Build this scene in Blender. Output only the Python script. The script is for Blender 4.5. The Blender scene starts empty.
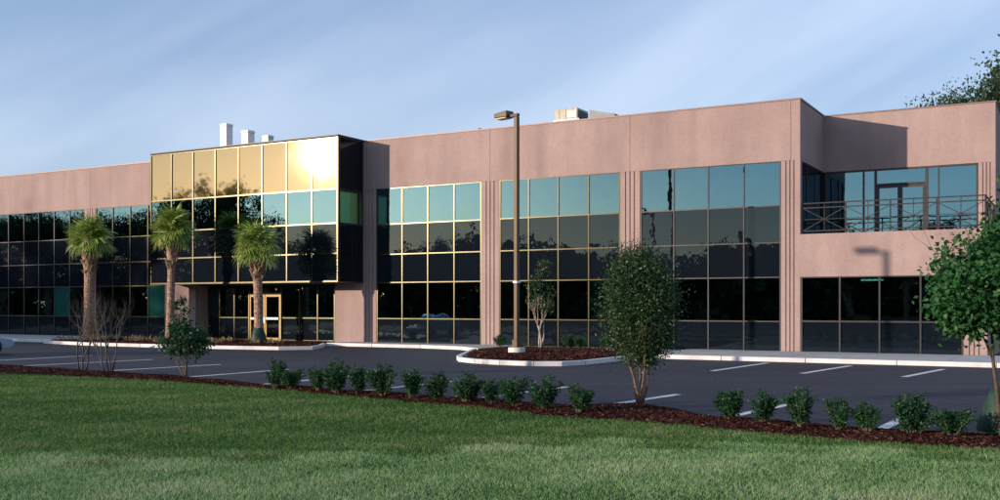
import bpy, math, random
import numpy as np
from mathutils import Vector, Matrix
R = math.radians
random.seed(7)
S = bpy.context.scene
C = S.collection

# ------------------------------------------------------------------ camera, sky, sun
cam_d = bpy.data.cameras.new("camera")
cam = bpy.data.objects.new("camera", cam_d); C.objects.link(cam)
cam_d.sensor_width = 36.0
cam_d.lens = 36.0 * 1.0240
cam_d.shift_y = 0.0556
cam_d.clip_start = 0.05
cam_d.clip_end = 3000
cam.location = (0, 0, 1.93)
cam.rotation_euler = (R(90), 0, 0)
S.camera = cam
S.view_settings.view_transform = 'Standard'
S.view_settings.look = 'None'
S.view_settings.exposure = 0.70
S.view_settings.gamma = 1.0

SUN_EL, SUN_AZ = 8.2, 247.0          # azimuth clockwise from +Y
sun_dir = Vector((math.sin(R(SUN_AZ)) * math.cos(R(SUN_EL)), math.cos(R(SUN_AZ)) * math.cos(R(SUN_EL)), math.sin(R(SUN_EL))))
sl = bpy.data.lights.new("sun", 'SUN'); sl.energy = 3.3; sl.angle = R(0.5); sl.color = (1.0, 0.82, 0.68)
so = bpy.data.objects.new("sun", sl); C.objects.link(so)
so.rotation_euler = sun_dir.to_track_quat('Z', 'Y').to_euler(); so.location = (-60, -30, 40)

w = bpy.data.worlds.new("World"); S.world = w; w.use_nodes = True
nt = w.node_tree; N = nt.nodes; L = nt.links
N.clear()
out = N.new('ShaderNodeOutputWorld'); bg = N.new('ShaderNodeBackground'); bg.inputs['Strength'].default_value = 0.15
sky = N.new('ShaderNodeTexSky'); sky.sky_type = 'NISHITA'; sky.sun_disc = False
sky.sun_elevation = R(SUN_EL); sky.sun_rotation = R(SUN_AZ); sky.altitude = 20
sky.air_density = 1.0; sky.dust_density = 0.4; sky.ozone_density = 1.6
tc = N.new('ShaderNodeTexCoord')
mp = N.new('ShaderNodeMapping'); mp.vector_type = 'TEXTURE'; mp.inputs['Rotation'].default_value = (0, R(-27), 0); mp.inputs['Scale'].default_value = (0.95, 0.8, 0.19)
n1 = N.new('ShaderNodeTexNoise'); n1.inputs['Scale'].default_value = 1.05; n1.inputs['Detail'].default_value = 6; n1.inputs['Roughness'].default_value = 0.50; n1.inputs['Distortion'].default_value = 0.4
cr = N.new('ShaderNodeValToRGB'); cr.color_ramp.elements[0].position = 0.44; cr.color_ramp.elements[1].position = 0.72
cr.color_ramp.elements[0].color = (0, 0, 0, 1); cr.color_ramp.elements[1].color = (1, 1, 1, 1)
mul = N.new('ShaderNodeMath'); mul.operation = 'MULTIPLY'; mul.inputs[1].default_value = 0.66
mix = N.new('ShaderNodeMix'); mix.data_type = 'RGBA'
hs = N.new('ShaderNodeHueSaturation'); hs.inputs['Saturation'].default_value = 0.60; hs.inputs['Value'].default_value = 1.42
tint = N.new('ShaderNodeMix'); tint.data_type = 'RGBA'; tint.blend_type = 'MULTIPLY'; tint.inputs[0].default_value = 1.0
tint.inputs[7].default_value = (1.12, 1.0, 1.08, 1)
L.new(tc.outputs['Generated'], mp.inputs[0]); L.new(mp.outputs[0], n1.inputs['Vector']); L.new(n1.outputs['Fac'], cr.inputs[0])
L.new(cr.outputs[0], mul.inputs[0]); L.new(mul.outputs[0], mix.inputs[0])
veil = N.new('ShaderNodeMix'); veil.data_type = 'RGBA'; veil.inputs[0].default_value = 0.62; veil.inputs[7].default_value = (1.22, 1.82, 2.98, 1)   # thin even high haze
L.new(sky.outputs[0], tint.inputs[6]); L.new(tint.outputs[2], veil.inputs[6]); L.new(veil.outputs[2], mix.inputs[6]); L.new(veil.outputs[2], hs.inputs['Color']); L.new(hs.outputs[0], mix.inputs[7])
L.new(mix.outputs[2], bg.inputs['Color']); L.new(bg.outputs[0], out.inputs[0])

# ------------------------------------------------------------------ building frame: u to the left along the facade, v into the depth
A = 0.5132; X0, Y0 = 11.7365, 40.0363
CA, SA = math.cos(A), math.sin(A)
FRZ = -A                                   # local x = -u, local y = v
def W(u, v, z=0.0): return Vector((X0 - u * CA + v * SA, Y0 + u * SA + v * CA, z))
FR = Matrix.Translation((X0, Y0, 0)) @ Matrix.Rotation(FRZ, 4, 'Z')

# ------------------------------------------------------------------ materials
def mat(name):
    m = bpy.data.materials.new(name); m.use_nodes = True
    return m, m.node_tree.nodes, m.node_tree.links, m.node_tree.nodes['Principled BSDF']
def noise(N, L, scale, detail=5, rough=0.6, coord='Object', vec_scale=None):
    t = N.new('ShaderNodeTexCoord'); n = N.new('ShaderNodeTexNoise')
    n.inputs['Scale'].default_value = scale; n.inputs['Detail'].default_value = detail; n.inputs['Roughness'].default_value = rough
    if coord == 'World':
        g = N.new('ShaderNodeNewGeometry'); src = g.outputs['Position']
    else: src = t.outputs[coord]
    if vec_scale:
        mp = N.new('ShaderNodeMapping'); mp.inputs['Scale'].default_value = vec_scale; L.new(src, mp.inputs[0]); src = mp.outputs[0]
    L.new(src, n.inputs['Vector'])
    return n.outputs['Fac']
def ramp(N, L, fac, stops):
    r = N.new('ShaderNodeValToRGB'); e = r.color_ramp.elements
    while len(e) < len(stops): e.new(0.5)
    for k, (p, c) in enumerate(stops): e[k].position = p; e[k].color = (*c, 1)
    L.new(fac, r.inputs[0]); return r.outputs[0]
def mixc(N, L, a, b, fac=0.5, mode='MIX'):
    m = N.new('ShaderNodeMix'); m.data_type = 'RGBA'; m.blend_type = mode
    if isinstance(fac, (int, float)): m.inputs[0].default_value = fac
    else: L.new(fac, m.inputs[0])
    for i, s in ((6, a), (7, b)):
        if isinstance(s, tuple): m.inputs[i].default_value = (*s, 1)
        else: L.new(s, m.inputs[i])
    return m.outputs[2]
def bump(N, L, b, h, strength, dist=0.02):
    n = N.new('ShaderNodeBump'); n.inputs['Strength'].default_value = strength; n.inputs['Distance'].default_value = dist
    L.new(h, n.inputs['Height']); L.new(n.outputs[0], b.inputs['Normal'])
def simple(name, stops, scale=8, rough=0.7, metal=0.0, bmp=0.0, bscale=60, coord='Object', spec=0.4, vs=None):
    m, N, L, b = mat(name)
    f = noise(N, L, scale, coord=coord, vec_scale=vs)
    L.new(ramp(N, L, f, stops), b.inputs['Base Color'])
    b.inputs['Roughness'].default_value = rough; b.inputs['Metallic'].default_value = metal
    b.inputs['Specular IOR Level'].default_value = spec
    if bmp: bump(N, L, b, noise(N, L, bscale, coord=coord), bmp)
    return m
M = {}
# stucco / cast panels
m, N_, L_, b = mat('stucco')
f1 = noise(N_, L_, 0.45, 6, 0.65, 'World'); f2 = noise(N_, L_, 9, 6, 0.75, 'World'); f3 = noise(N_, L_, 1.0, 4, 0.6, 'World', (0.9, 0.9, 0.10))
c1 = ramp(N_, L_, f1, [(0.3, (0.350, 0.248, 0.222)), (0.7, (0.415, 0.306, 0.277))])
c2 = ramp(N_, L_, f2, [(0.3, (0.88, 0.88, 0.88)), (0.72, (1.07, 1.07, 1.07))])
c3 = ramp(N_, L_, f3, [(0.32, (0.82, 0.82, 0.83)), (0.6, (1.0, 1.0, 1.0))])
L_.new(mixc(N_, L_, mixc(N_, L_, c1, c2, 1.0, 'MULTIPLY'), c3, 1.0, 'MULTIPLY'), b.inputs['Base Color'])
b.inputs['Roughness'].default_value = 0.92; b.inputs['Specular IOR Level'].default_value = 0.2
bump(N_, L_, b, noise(N_, L_, 26, 6, 0.7, 'World'), 0.55, 0.02)
M['stucco'] = m
M['gasket'] = simple('dark joint', [(0.3, (0.03, 0.025, 0.025)), (0.7, (0.05, 0.04, 0.04))])
M['coping'] = simple('coping metal', [(0.3, (0.16, 0.115, 0.10)), (0.7, (0.22, 0.16, 0.14))], 3, 0.5, 0.3)
M['frame'] = simple('bronze frame', [(0.3, (0.058, 0.052, 0.027)), (0.7, (0.08, 0.072, 0.038))], 5, 0.24, 0.75)
M['frame_dark'] = simple('dark bronze frame', [(0.3, (0.035, 0.032, 0.032)), (0.7, (0.055, 0.05, 0.05))], 5, 0.45, 0.4)
M['brass'] = simple('gold frame', [(0.3, (0.20, 0.135, 0.04)), (0.7, (0.25, 0.17, 0.055))], 5, 0.5, 0.3)
def glass(name, refl, tint_c, trans=None, base=(0.01, 0.012, 0.016), rough=0.0, wav=0.02):
    m, N, L, b = mat(name); N.remove(b)
    o = N['Material Output']
    gl = N.new('ShaderNodeBsdfGlossy'); gl.inputs['Roughness'].default_value = rough; gl.inputs['Color'].default_value = (*tint_c, 1)
    bm = N.new('ShaderNodeBump'); bm.inputs['Strength'].default_value = wav; bm.inputs['Distance'].default_value = 0.05
    L.new(noise(N, L, 1.7, 2, 0.5, 'World'), bm.inputs['Height']); L.new(bm.outputs[0], gl.inputs['Normal'])
    if trans: t = N.new('ShaderNodeBsdfTransparent'); t.inputs['Color'].default_value = (*trans, 1)
    else: t = N.new('ShaderNodeBsdfDiffuse'); t.inputs['Color'].default_value = (*base, 1)
    mx = N.new('ShaderNodeMixShader'); lw = N.new('ShaderNodeLayerWeight'); lw.inputs['Blend'].default_value = 0.25
    mr = N.new('ShaderNodeMapRange'); mr.inputs['To Min'].default_value = refl; mr.inputs['To Max'].default_value = min(1, refl + (0.35 if refl > 0.3 else 0.18))
    L.new(lw.outputs['Fresnel'], mr.inputs['Value']); L.new(mr.outputs[0], mx.inputs[0])
    L.new(t.outputs[0], mx.inputs[1]); L.new(gl.outputs[0], mx.inputs[2]); L.new(mx.outputs[0], o.inputs['Surface'])
    return m
M['vision'] = glass('teal vision glass', 0.42, (0.25, 0.50, 0.60), trans=(0.15, 0.30, 0.28), wav=0.045)
M['spandrel'] = glass('charcoal spandrel glass', 0.055, (0.52, 0.76, 0.80), base=(0.006, 0.009, 0.014), wav=0.045)
M['gold'] = glass('gold mirror glass', 0.34, (0.88, 0.73, 0.43), base=(0.05, 0.035, 0.01), rough=0.026, wav=0.015)
M['boxside'] = glass('black side glass', 0.06, (0.7, 0.75, 0.9), base=(0.006, 0.007, 0.01))
M['backed'] = glass('teal backed glass', 0.07, (0.6, 0.8, 0.8), base=(0.012, 0.075, 0.062))
M['clearglass'] = glass('clear green glass', 0.08, (0.8, 0.9, 0.85), trans=(0.82, 0.95, 0.85))
M['doorglass'] = glass('door glass', 0.10, (0.8, 0.9, 0.9), trans=(0.15, 0.2, 0.18))
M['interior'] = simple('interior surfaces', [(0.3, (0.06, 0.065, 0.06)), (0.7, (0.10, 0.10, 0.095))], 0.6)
M['blind'] = simple('pale green blind', [(0.3, (0.45, 0.55, 0.22)), (0.7, (0.55, 0.65, 0.28))], 2)  # green colour stands for sunlit interior seen through tinted glass
M['teal_blind'] = simple('teal blind', [(0.3, (0.05, 0.25, 0.20)), (0.7, (0.07, 0.32, 0.25))], 2)
m, N_, L_, b = mat('lit tube'); b.inputs['Emission Color'].default_value = (1, 0.95, 0.85, 1); b.inputs['Emission Strength'].default_value = 5
M['tube'] = m
M['white_metal'] = simple('white painted duct', [(0.3, (0.66, 0.64, 0.62)), (0.7, (0.78, 0.77, 0.75))], 2, 0.55)
M['cream_metal'] = simple('cream unit casing', [(0.3, (0.42, 0.40, 0.28)), (0.7, (0.55, 0.52, 0.40))], 2, 0.6)
M['grey_metal'] = simple('grey louvre', [(0.3, (0.10, 0.11, 0.12)), (0.7, (0.18, 0.19, 0.20))], 2, 0.5, 0.3)
M['rail'] = simple('dark railing paint', [(0.3, (0.012, 0.011, 0.013)), (0.7, (0.022, 0.02, 0.024))], 4, 0.6)
M['pole'] = simple('bronze pole paint', [(0.3, (0.085, 0.055, 0.027)), (0.7, (0.11, 0.072, 0.037))], 2, 0.42, 0.2)
M['lens'] = simple('lamp lens', [(0.3, (0.6, 0.55, 0.4)), (0.7, (0.7, 0.65, 0.5))], 2, 0.2)
M['concrete'] = simple('concrete', [(0.25, (0.36, 0.35, 0.33)), (0.75, (0.52, 0.50, 0.47))], 1.6, 0.85, 0, 0.3, 40, 'World')
M['kerb'] = simple('pale kerb concrete', [(0.25, (0.50, 0.49, 0.46)), (0.5, (0.66, 0.65, 0.62)), (0.8, (0.78, 0.77, 0.74))], 1.3, 0.8, 0, 0.25, 30, 'World')
M['paint'] = None
# asphalt with tyre-worn streaks and patches
m, N_, L_, b = mat('asphalt')
a1 = noise(N_, L_, 0.5, 5, 0.6, 'World', (0.35, 1.6, 1)); a2 = noise(N_, L_, 60, 3, 0.8, 'World'); a3 = noise(N_, L_, 0.16, 3, 0.5, 'World')
c1 = ramp(N_, L_, a1, [(0.3, (0.016, 0.015, 0.026)), (0.7, (0.040, 0.037, 0.056))])
c2 = ramp(N_, L_, a2, [(0.35, (0.55, 0.55, 0.55)), (0.7, (1.5, 1.5, 1.5))])
c3 = ramp(N_, L_, a3, [(0.4, (0.85, 0.85, 0.88)), (0.6, (1.15, 1.15, 1.12))])
vo = N_.new('ShaderNodeTexVoronoi'); vo.inputs['Scale'].default_value = 0.42; gg = N_.new('ShaderNodeNewGeometry'); wp = N_.new('ShaderNodeMix'); wp.data_type = 'VECTOR'; wp.inputs[0].default_value = 0.12
nn_ = N_.new('ShaderNodeTexNoise'); nn_.inputs['Scale'].default_value = 1.5; L_.new(gg.outputs['Position'], nn_.inputs['Vector']); L_.new(gg.outputs['Position'], wp.inputs[4]); L_.new(nn_.outputs['Color'], wp.inputs[5]); L_.new(wp.outputs[1], vo.inputs['Vector'])
c4 = ramp(N_, L_, vo.outputs['Distance'], [(0.03, (0.45, 0.45, 0.45)), (0.16, (1, 1, 1))])      # oil drips
vc = N_.new('ShaderNodeTexVoronoi'); vc.feature = 'DISTANCE_TO_EDGE'; vc.inputs['Scale'].default_value = 0.16; L_.new(wp.outputs[1], vc.inputs['Vector'])
c5 = ramp(N_, L_, vc.outputs['Distance'], [(0.002, (0.35, 0.35, 0.35)), (0.006, (1, 1, 1))])      # sealed cracks
L_.new(mixc(N_, L_, mixc(N_, L_, mixc(N_, L_, mixc(N_, L_, c1, c2, 1.0, 'MULTIPLY'), c3, 1.0, 'MULTIPLY'), c4, 1.0, 'MULTIPLY'), c5, 1.0, 'MULTIPLY'), b.inputs['Base Color'])
b.inputs['Roughness'].default_value = 0.72; b.inputs['Specular IOR Level'].default_value = 0.35
bump(N_, L_, b, a2, 0.6, 0.01)
M['asphalt'] = m
# worn paint
m, N_, L_, b = mat('white line paint')
L_.new(ramp(N_, L_, noise(N_, L_, 6, 6, 0.75, 'World'), [(0.32, (0.25, 0.25, 0.26)), (0.48, (0.68, 0.68, 0.66)), (0.8, (0.80, 0.80, 0.78))]), b.inputs['Base Color']); b.inputs['Roughness'].default_value = 0.6
M['paint'] = m
M['mulch'] = simple('red brown mulch', [(0.3, (0.018, 0.006, 0.005)), (0.7, (0.05, 0.016, 0.012))], 14, 0.95, 0, 0.8, 50, 'World', 0.15)
m, N_, L_, b = mat('soil and thatch')
L_.new(ramp(N_, L_, noise(N_, L_, 3, 6, 0.7, 'World'), [(0.3, (0.018, 0.032, 0.010)), (0.7, (0.045, 0.06, 0.022))]), b.inputs['Base Color']); b.inputs['Roughness'].default_value = 0.95
b.inputs['Specular IOR Level'].default_value = 0.1
M['soil'] = m
def leafmat(name, cols, trans=0.25, rough=0.5, spec=0.4):
    m, N, L, b = mat(name)
    at = N.new('ShaderNodeAttribute'); at.attribute_name = 'tint'
    col = ramp(N, L, at.outputs['Fac'], [(i / (len(cols) - 1), c) for i, c in enumerate(cols)])
    L.new(col, b.inputs['Base Color']); b.inputs['Roughness'].default_value = rough; b.inputs['Specular IOR Level'].default_value = spec
    t = N.new('ShaderNodeBsdfTranslucent'); L.new(col, t.inputs['Color'])
    mx = N.new('ShaderNodeMixShader'); mx.inputs[0].default_value = trans
    L.new(b.outputs[0], mx.inputs[1]); L.new(t.outputs[0], mx.inputs[2]); L.new(mx.outputs[0], N['Material Output'].inputs['Surface'])
    return m
M['grass'] = leafmat('grass blades', [(0.060, 0.145, 0.032), (0.095, 0.21, 0.052), (0.15, 0.25, 0.08), (0.31, 0.30, 0.16)], 0.3, 0.85, 0.08)
M['grass_pale'] = leafmat('pale grass blades', [(0.15, 0.29, 0.10), (0.23, 0.40, 0.15), (0.34, 0.47, 0.23), (0.52, 0.54, 0.34)], 0.3, 0.85, 0.08)
M['chips'] = leafmat('mulch chips', [(0.018, 0.006, 0.005), (0.045, 0.013, 0.010), (0.085, 0.028, 0.020), (0.18, 0.09, 0.065)], 0.0, 0.95, 0.1)
M['hedge'] = leafmat('shrub leaves', [(0.010, 0.045, 0.017), (0.020, 0.075, 0.027), (0.045, 0.125, 0.045)], 0.18, 0.52, 0.25)
M['wax'] = leafmat('small glossy leaves', [(0.016, 0.045, 0.014), (0.030, 0.075, 0.022), (0.06, 0.11, 0.04)], 0.15, 0.45, 0.38)
M['maple'] = leafmat('bright green leaves', [(0.018, 0.080, 0.022), (0.035, 0.13, 0.035), (0.07, 0.19, 0.05)], 0.3, 0.5, 0.3)
M['oak'] = leafmat('tree leaves', [(0.018, 0.040, 0.015), (0.035, 0.065, 0.024), (0.06, 0.09, 0.035)], 0.2, 0.55, 0.3)
M['palm'] = leafmat('palm fronds', [(0.09, 0.18, 0.028), (0.22, 0.34, 0.06), (0.44, 0.50, 0.14)], 0.25, 0.4, 0.45)
M['dry'] = leafmat('dry frond', [(0.20, 0.13, 0.07), (0.30, 0.22, 0.13), (0.40, 0.32, 0.2)], 0.15, 0.7, 0.2)
M['palm_trunk'] = simple('palm trunk', [(0.3, (0.13, 0.065, 0.04)), (0.5, (0.30, 0.17, 0.115)), (0.7, (0.50, 0.38, 0.29))], 9, 0.9, 0, 0.8, 30)
M['bark'] = simple('brown bark', [(0.3, (0.10, 0.065, 0.04)), (0.7, (0.20, 0.14, 0.09))], 14, 0.85, 0, 0.4, 40)
M['dark_bark'] = simple('dark bark', [(0.3, (0.05, 0.035, 0.022)), (0.7, (0.11, 0.08, 0.05))], 14, 0.85, 0, 0.4, 40)
M['pale_bark'] = simple('pale smooth bark', [(0.3, (0.30, 0.22, 0.16)), (0.7, (0.48, 0.40, 0.31))], 9, 0.7, 0, 0.3, 30)
M['twig'] = simple('grey twigs', [(0.3, (0.05, 0.042, 0.034)), (0.7, (0.15, 0.13, 0.11))], 9, 0.8)
M['bag'] = simple('green watering bag', [(0.3, (0.006, 0.030, 0.018)), (0.7, (0.012, 0.055, 0.034))], 6, 0.6, 0, 0.6, 12)
M['ground'] = simple('far ground', [(0.3, (0.030, 0.055, 0.016)), (0.7, (0.055, 0.085, 0.03))], 0.2, 0.95, 0, 0, 1, 'World', 0.1)
M['car_paint'] = simple('pale blue car paint', [(0.3, (0.30, 0.42, 0.50)), (0.7, (0.32, 0.45, 0.53))], 2, 0.25, 0.2)
M['car_glass'] = glass('car window', 0.2, (0.8, 0.9, 0.9), base=(0.01, 0.012, 0.012))
M['tyre'] = simple('tyre rubber', [(0.3, (0.015, 0.015, 0.016)), (0.7, (0.025, 0.025, 0.026))], 8, 0.85)
M['rim'] = simple('wheel rim', [(0.3, (0.35, 0.35, 0.36)), (0.7, (0.45, 0.45, 0.46))], 8, 0.35, 0.8)
M['lamp_white'] = simple('pale lens', [(0.3, (0.7, 0.72, 0.72)), (0.7, (0.8, 0.82, 0.82))], 8, 0.15)
M['sign'] = simple('white plate', [(0.3, (0.7, 0.7, 0.66)), (0.7, (0.8, 0.8, 0.76))], 8, 0.5)

# ------------------------------------------------------------------ helpers
def tag(o, label=None, cat=None, group=None, kind=None):
    if label: o['label'] = label
    if cat: o['category'] = cat
    if group: o['group'] = group
    if kind: o['kind'] = kind
    return o
def link(o, parent=None):
    C.objects.link(o)
    if parent: o.parent = parent
    return o
def empty(name, loc=(0, 0, 0), rz=0.0, parent=None):
    o = bpy.data.objects.new(name, None); o.location = loc; o.rotation_euler = (0, 0, rz); o.empty_display_size = 0.3
    return link(o, parent)
class MB:
    def __init__(s): s.v = []; s.f = []
    def box(s, x0, x1, y0, y1, z0, z1):
        n = len(s.v)
        s.v += [(x0, y0, z0), (x1, y0, z0), (x1, y1, z0), (x0, y1, z0), (x0, y0, z1), (x1, y0, z1), (x1, y1, z1), (x0, y1, z1)]
        s.f += [tuple(n + i for i in q) for q in ((0, 3, 2, 1), (4, 5, 6, 7), (0, 1, 5, 4), (1, 2, 6, 5), (2, 3, 7, 6), (3, 0, 4, 7))]
        return s
    def ub(s, u0, u1, v0, v1, z0, z1): return s.box(-max(u0, u1), -min(u0, u1), min(v0, v1), max(v0, v1), z0, z1)
    def prism(s, pts, z0, z1):              # pts counter-clockwise from above
        n = len(s.v); k = len(pts)
        s.v += [(x, y, z0) for x, y in pts] + [(x, y, z1) for x, y in pts]
        s.f.append(tuple(n + i for i in reversed(range(k)))); s.f.append(tuple(n + k + i for i in range(k)))
        for i in range(k): j = (i + 1) % k; s.f.append((n + i, n + j, n + k + j, n + k + i))
        return s
    def bar(s, a, b, w, h=None, up=(0, 0, 1)):
        h = h or w; a = Vector(a); b = Vector(b); d = (b - a).normalized(); up = Vector(up)
        if abs(d.dot(up)) > 0.95: up = Vector((1, 0, 0))
        x = d.cross(up).normalized() * w / 2; y = x.cross(d).normalized() * h / 2
        n = len(s.v)
        for p in (a, b): s.v += [tuple(p - x - y), tuple(p + x - y), tuple(p + x + y), tuple(p - x + y)]
        s.f += [tuple(n + i for i in q) for q in ((0, 1, 2, 3), (7, 6, 5, 4), (0, 4, 5, 1), (1, 5, 6, 2), (2, 6, 7, 3), (3, 7, 4, 0))]
        return s
    def tube(s, pts, rad, k=8, cap=True):
        n = len(s.v); P = [Vector(p) for p in pts]
        for i, p in enumerate(P):
            d = (P[min(i + 1, len(P) - 1)] - P[max(i - 1, 0)]).normalized()
            a = Vector((1, 0, 0)) if abs(d.x) < 0.8 else Vector((0, 1, 0))
            x = d.cross(a).normalized(); y = d.cross(x)
            r = rad[i] if hasattr(rad, '__len__') else rad
            for j in range(k):
                t = 2 * math.pi * j / k; s.v.append(tuple(p + x * math.cos(t) * r + y * math.sin(t) * r))
        for i in range(len(P) - 1):
            for j in range(k):
                a = n + i * k + j; b = n + i * k + (j + 1) % k
                s.f.append((a, a + k, b + k, b))
        if cap:
            s.f.append(tuple(n + j for j in range(k))); s.f.append(tuple(n + (len(P) - 1) * k + j for j in reversed(range(k))))
        return s
    def build(s, name, m, parent=None, smooth=False, bevel=0.0):
        me = bpy.data.meshes.new(name); me.from_pydata(s.v, [], s.f); me.materials.append(m)
        if smooth: me.polygons.foreach_set('use_smooth', [True] * len(me.polygons))
        o = bpy.data.objects.new(name, me); link(o, parent)
        if bevel:
            b = o.modifiers.new('bevel', 'BEVEL'); b.width = bevel; b.segments = 2; b.limit_method = 'ANGLE'
        return o
def fast_mesh(name, verts, faces_n, nper, m, tintv=None, parent=None):
    """verts (N,3) with every nper vertices making one face"""
    me = bpy.data.meshes.new(name); nv = len(verts); nf = nv // nper
    me.vertices.add(nv); me.vertices.foreach_set('co', np.asarray(verts, dtype=np.float32).ravel())
    me.loops.add(nv); me.loops.foreach_set('vertex_index', np.arange(nv, dtype=np.int32))
    me.polygons.add(nf); me.polygons.foreach_set('loop_start', np.arange(0, nv, nper, dtype=np.int32)); me.polygons.foreach_set('loop_total', np.full(nf, nper, dtype=np.int32))
    if tintv is not None:
        a = me.attributes.new('tint', 'FLOAT', 'POINT'); a.data.foreach_set('value', np.repeat(tintv, nper).astype(np.float32))
    me.materials.append(m); me.update(calc_edges=True)
    o = bpy.data.objects.new(name, me)
    return link(o, parent) if parent is not False else o
rng = np.random.default_rng(11)
def rand_dirs(n):
    d = rng.normal(size=(n, 3)); return d / np.linalg.norm(d, axis=1)[:, None]
def leaf_verts(cen, size, aspect=0.5, out=None, droop=0.0):
    """a bent rhombus leaf at each centre"""
    n = len(cen); d = rand_dirs(n)
    if out is not None: d = d * 0.9 + out * 0.8
    d[:, 2] -= droop; d /= np.linalg.norm(d, axis=1)[:, None]
    s = np.cross(d, rand_dirs(n)); s /= (np.linalg.norm(s, axis=1)[:, None] + 1e-9)
    nrm = np.cross(d, s); L_ = (size * rng.uniform(0.65, 1.3, n))[:, None]
    base = cen; mid = cen + d * L_ * 0.5
    v = np.stack([base, mid + s * L_ * aspect * 0.5 + nrm * L_ * 0.10, cen + d * L_ - nrm * L_ * 0.06, mid - s * L_ * aspect * 0.5 + nrm * L_ * 0.10], axis=1)
    return v.reshape(-1, 3)
def tints(n, clump=None):
    t = rng.uniform(0, 1, n) ** 1.3
    if clump is not None: t = np.clip(0.55 * t + 0.45 * clump, 0, 1)
    return t
def grow(mb, p, d, length, r, depth, spread=0.5, up=0.25, tips=None, seg=4, k=6, kids=(2, 3), shrink=0.68):
    """recursive limb made of a bent tapering tube; returns tip points"""
    if tips is None: tips = []
    pts = [Vector(p)]; rad = [r]; d = Vector(d).normalized()
    for i in range(seg):
        d = (d + Vector((random.gauss(0, .12), random.gauss(0, .12), random.gauss(0, .06) + up * 0.12))).normalized()
        pts.append(pts[-1] + d * length / seg); rad.append(r * (1 - 0.42 * (i + 1) / seg))
    mb.tube(pts, rad, k)
    if depth == 0: tips.append((pts[-1], d)); return tips
    for _ in range(random.randint(*kids)):
        a = Vector((random.gauss(0, 1), random.gauss(0, 1), random.gauss(0, 0.5) + up)); nd = (d + a.normalized() * spread).normalized()
        j = random.choice([-1, -1, -2]) if depth > 0 else -1
        grow(mb, pts[j], nd, length * shrink * random.uniform(0.8, 1.15), rad[j] * 0.72, depth - 1, spread, up, tips, seg, max(4, k - 1), kids, shrink)
    return tips

# ------------------------------------------------------------------ SETTING: ground, lot, bed, lawn
def sheet(name, pts_uv, z, m, label=None):
    mb = MB(); mb.v = [tuple(W(u, v, z)) for u, v in pts_uv]; mb.f = [tuple(range(len(pts_uv)))]
    o = mb.build(name, m); tag(o, kind='structure'); return o
g = MB(); g.v = [(-1500, -1500, -0.12), (1500, -1500, -0.12), (1500, 1500, -0.12), (-1500, 1500, -0.12)]; g.f = [(0, 1, 2, 3)]
tag(g.build('ground', M['ground']), kind='structure')
lot = sheet('parking_lot', [(90, 30), (90, -21.5), (23, -21.5), (-4, -25.2), (-9, -25.6), (-60, -30), (-60, 30)], 0.0, M['asphalt'])
# mulch bed front (lot side) and back (lawn side) edges, in (u, v)
front = [(60, -16.5), (35, -18.0), (21.07, -19.75), (16.5, -20.25), (11.7, -20.9), (7.25, -22.2), (2.48, -22.55), (0.2, -22.9), (-1.34, -23.0), (-2.2, -22.35), (-3.0, -22.7), (-3.79, -23.5), (-5.49, -23.75), (-7.09, -24.1), (-8.43, -23.9), (-14, -24.6), (-30, -26)]
back = [(60, -20.5), (30, -21.9), (16.3, -22.7), (11.3, -22.3), (8.2, -22.75), (5.28, -23.25), (2.6, -23.9), (0.24, -24.3), (-1.6, -25.0), (-2.95, -25.0), (-4.2, -25.3), (-5.24, -25.6), (-6.75, -25.9), (-8.53, -25.9), (-14, -26.4), (-30, -28)]
def interp(path, u):
    us = np.array([p[0] for p in path])[::-1]; vs = np.array([p[1] for p in path])[::-1]
    return np.interp(u, us, vs)
def bed_z(u, t): # t from 0 (lot side) to 1 (lawn side)
    return 0.012 + 0.07 * np.sin(np.pi * np.clip(t, 0, 1)) ** 0.6 + 0.02 * np.sin(u * 2.3) * np.sin(np.pi * t) + 0.04 * np.exp(-((u + 2.4) / 0.8) ** 2) * np.exp(-((t - 0.35) / 0.35) ** 2)
us = np.linspace(-30, 60, 700); ts = np.linspace(0, 1, 12); verts = []; faces = []
for i, u in enumerate(us):
    f_, b_ = interp(front, u) + 0.05 * math.sin(u * 3.1) + 0.03 * math.sin(u * 7.7), interp(back, u) + 0.05 * math.sin(u * 2.3 + 1) + 0.03 * math.sin(u * 9.1)
    for j, t in enumerate(ts):
        z = bed_z(u, t) + random.gauss(0, 0.008); z = -0.02 if j == 0 else z
        verts.append(tuple(W(u, f_ + (b_ - f_) * t, z)))
        if i and j: a = i * 12 + j; faces.append((a, a - 1, a - 13, a - 12))
mb = MB(); mb.v = verts; mb.f = faces
tag(mb.build('planting_bed', M['mulch'], smooth=True), kind='structure')
# chips
n = 60000; u = np.where(rng.uniform(size=n) < 0.75, rng.uniform(-10, 12, n), rng.uniform(12, 26, n)); t = rng.uniform(0.0, 1.0, n)
fv = interp(front, u); bv = interp(back, u); v = fv + (bv - fv) * t + rng.normal(0, 0.04, n); z = bed_z(u, t) + 0.008
def Wn(u, v, z): return np.stack([X0 - u * CA + v * SA, Y0 + u * SA + v * CA, z], axis=1)
def chip_verts(c, size):
    n = len(c); d = rand_dirs(n); d[:, 2] *= 0.5; s = np.cross(d, rand_dirs(n)); L_ = (size * rng.uniform(0.5, 1.5, n))[:, None]
    return np.stack([c - d * L_ - s * L_ * 0.3, c + d * L_ - s * L_ * 0.3, c + d * L_ + s * L_ * 0.3, c - d * L_ + s * L_ * 0.3], axis=1).reshape(-1, 3)
tag(fast_mesh('mulch_chips', chip_verts(Wn(u, v, z), 0.028), None, 4, M['chips'], rng.uniform(0, 1, n) ** 1.8), 'loose red brown bark chips covering the long bed beside the lot', 'mulch', kind='stuff')

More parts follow.
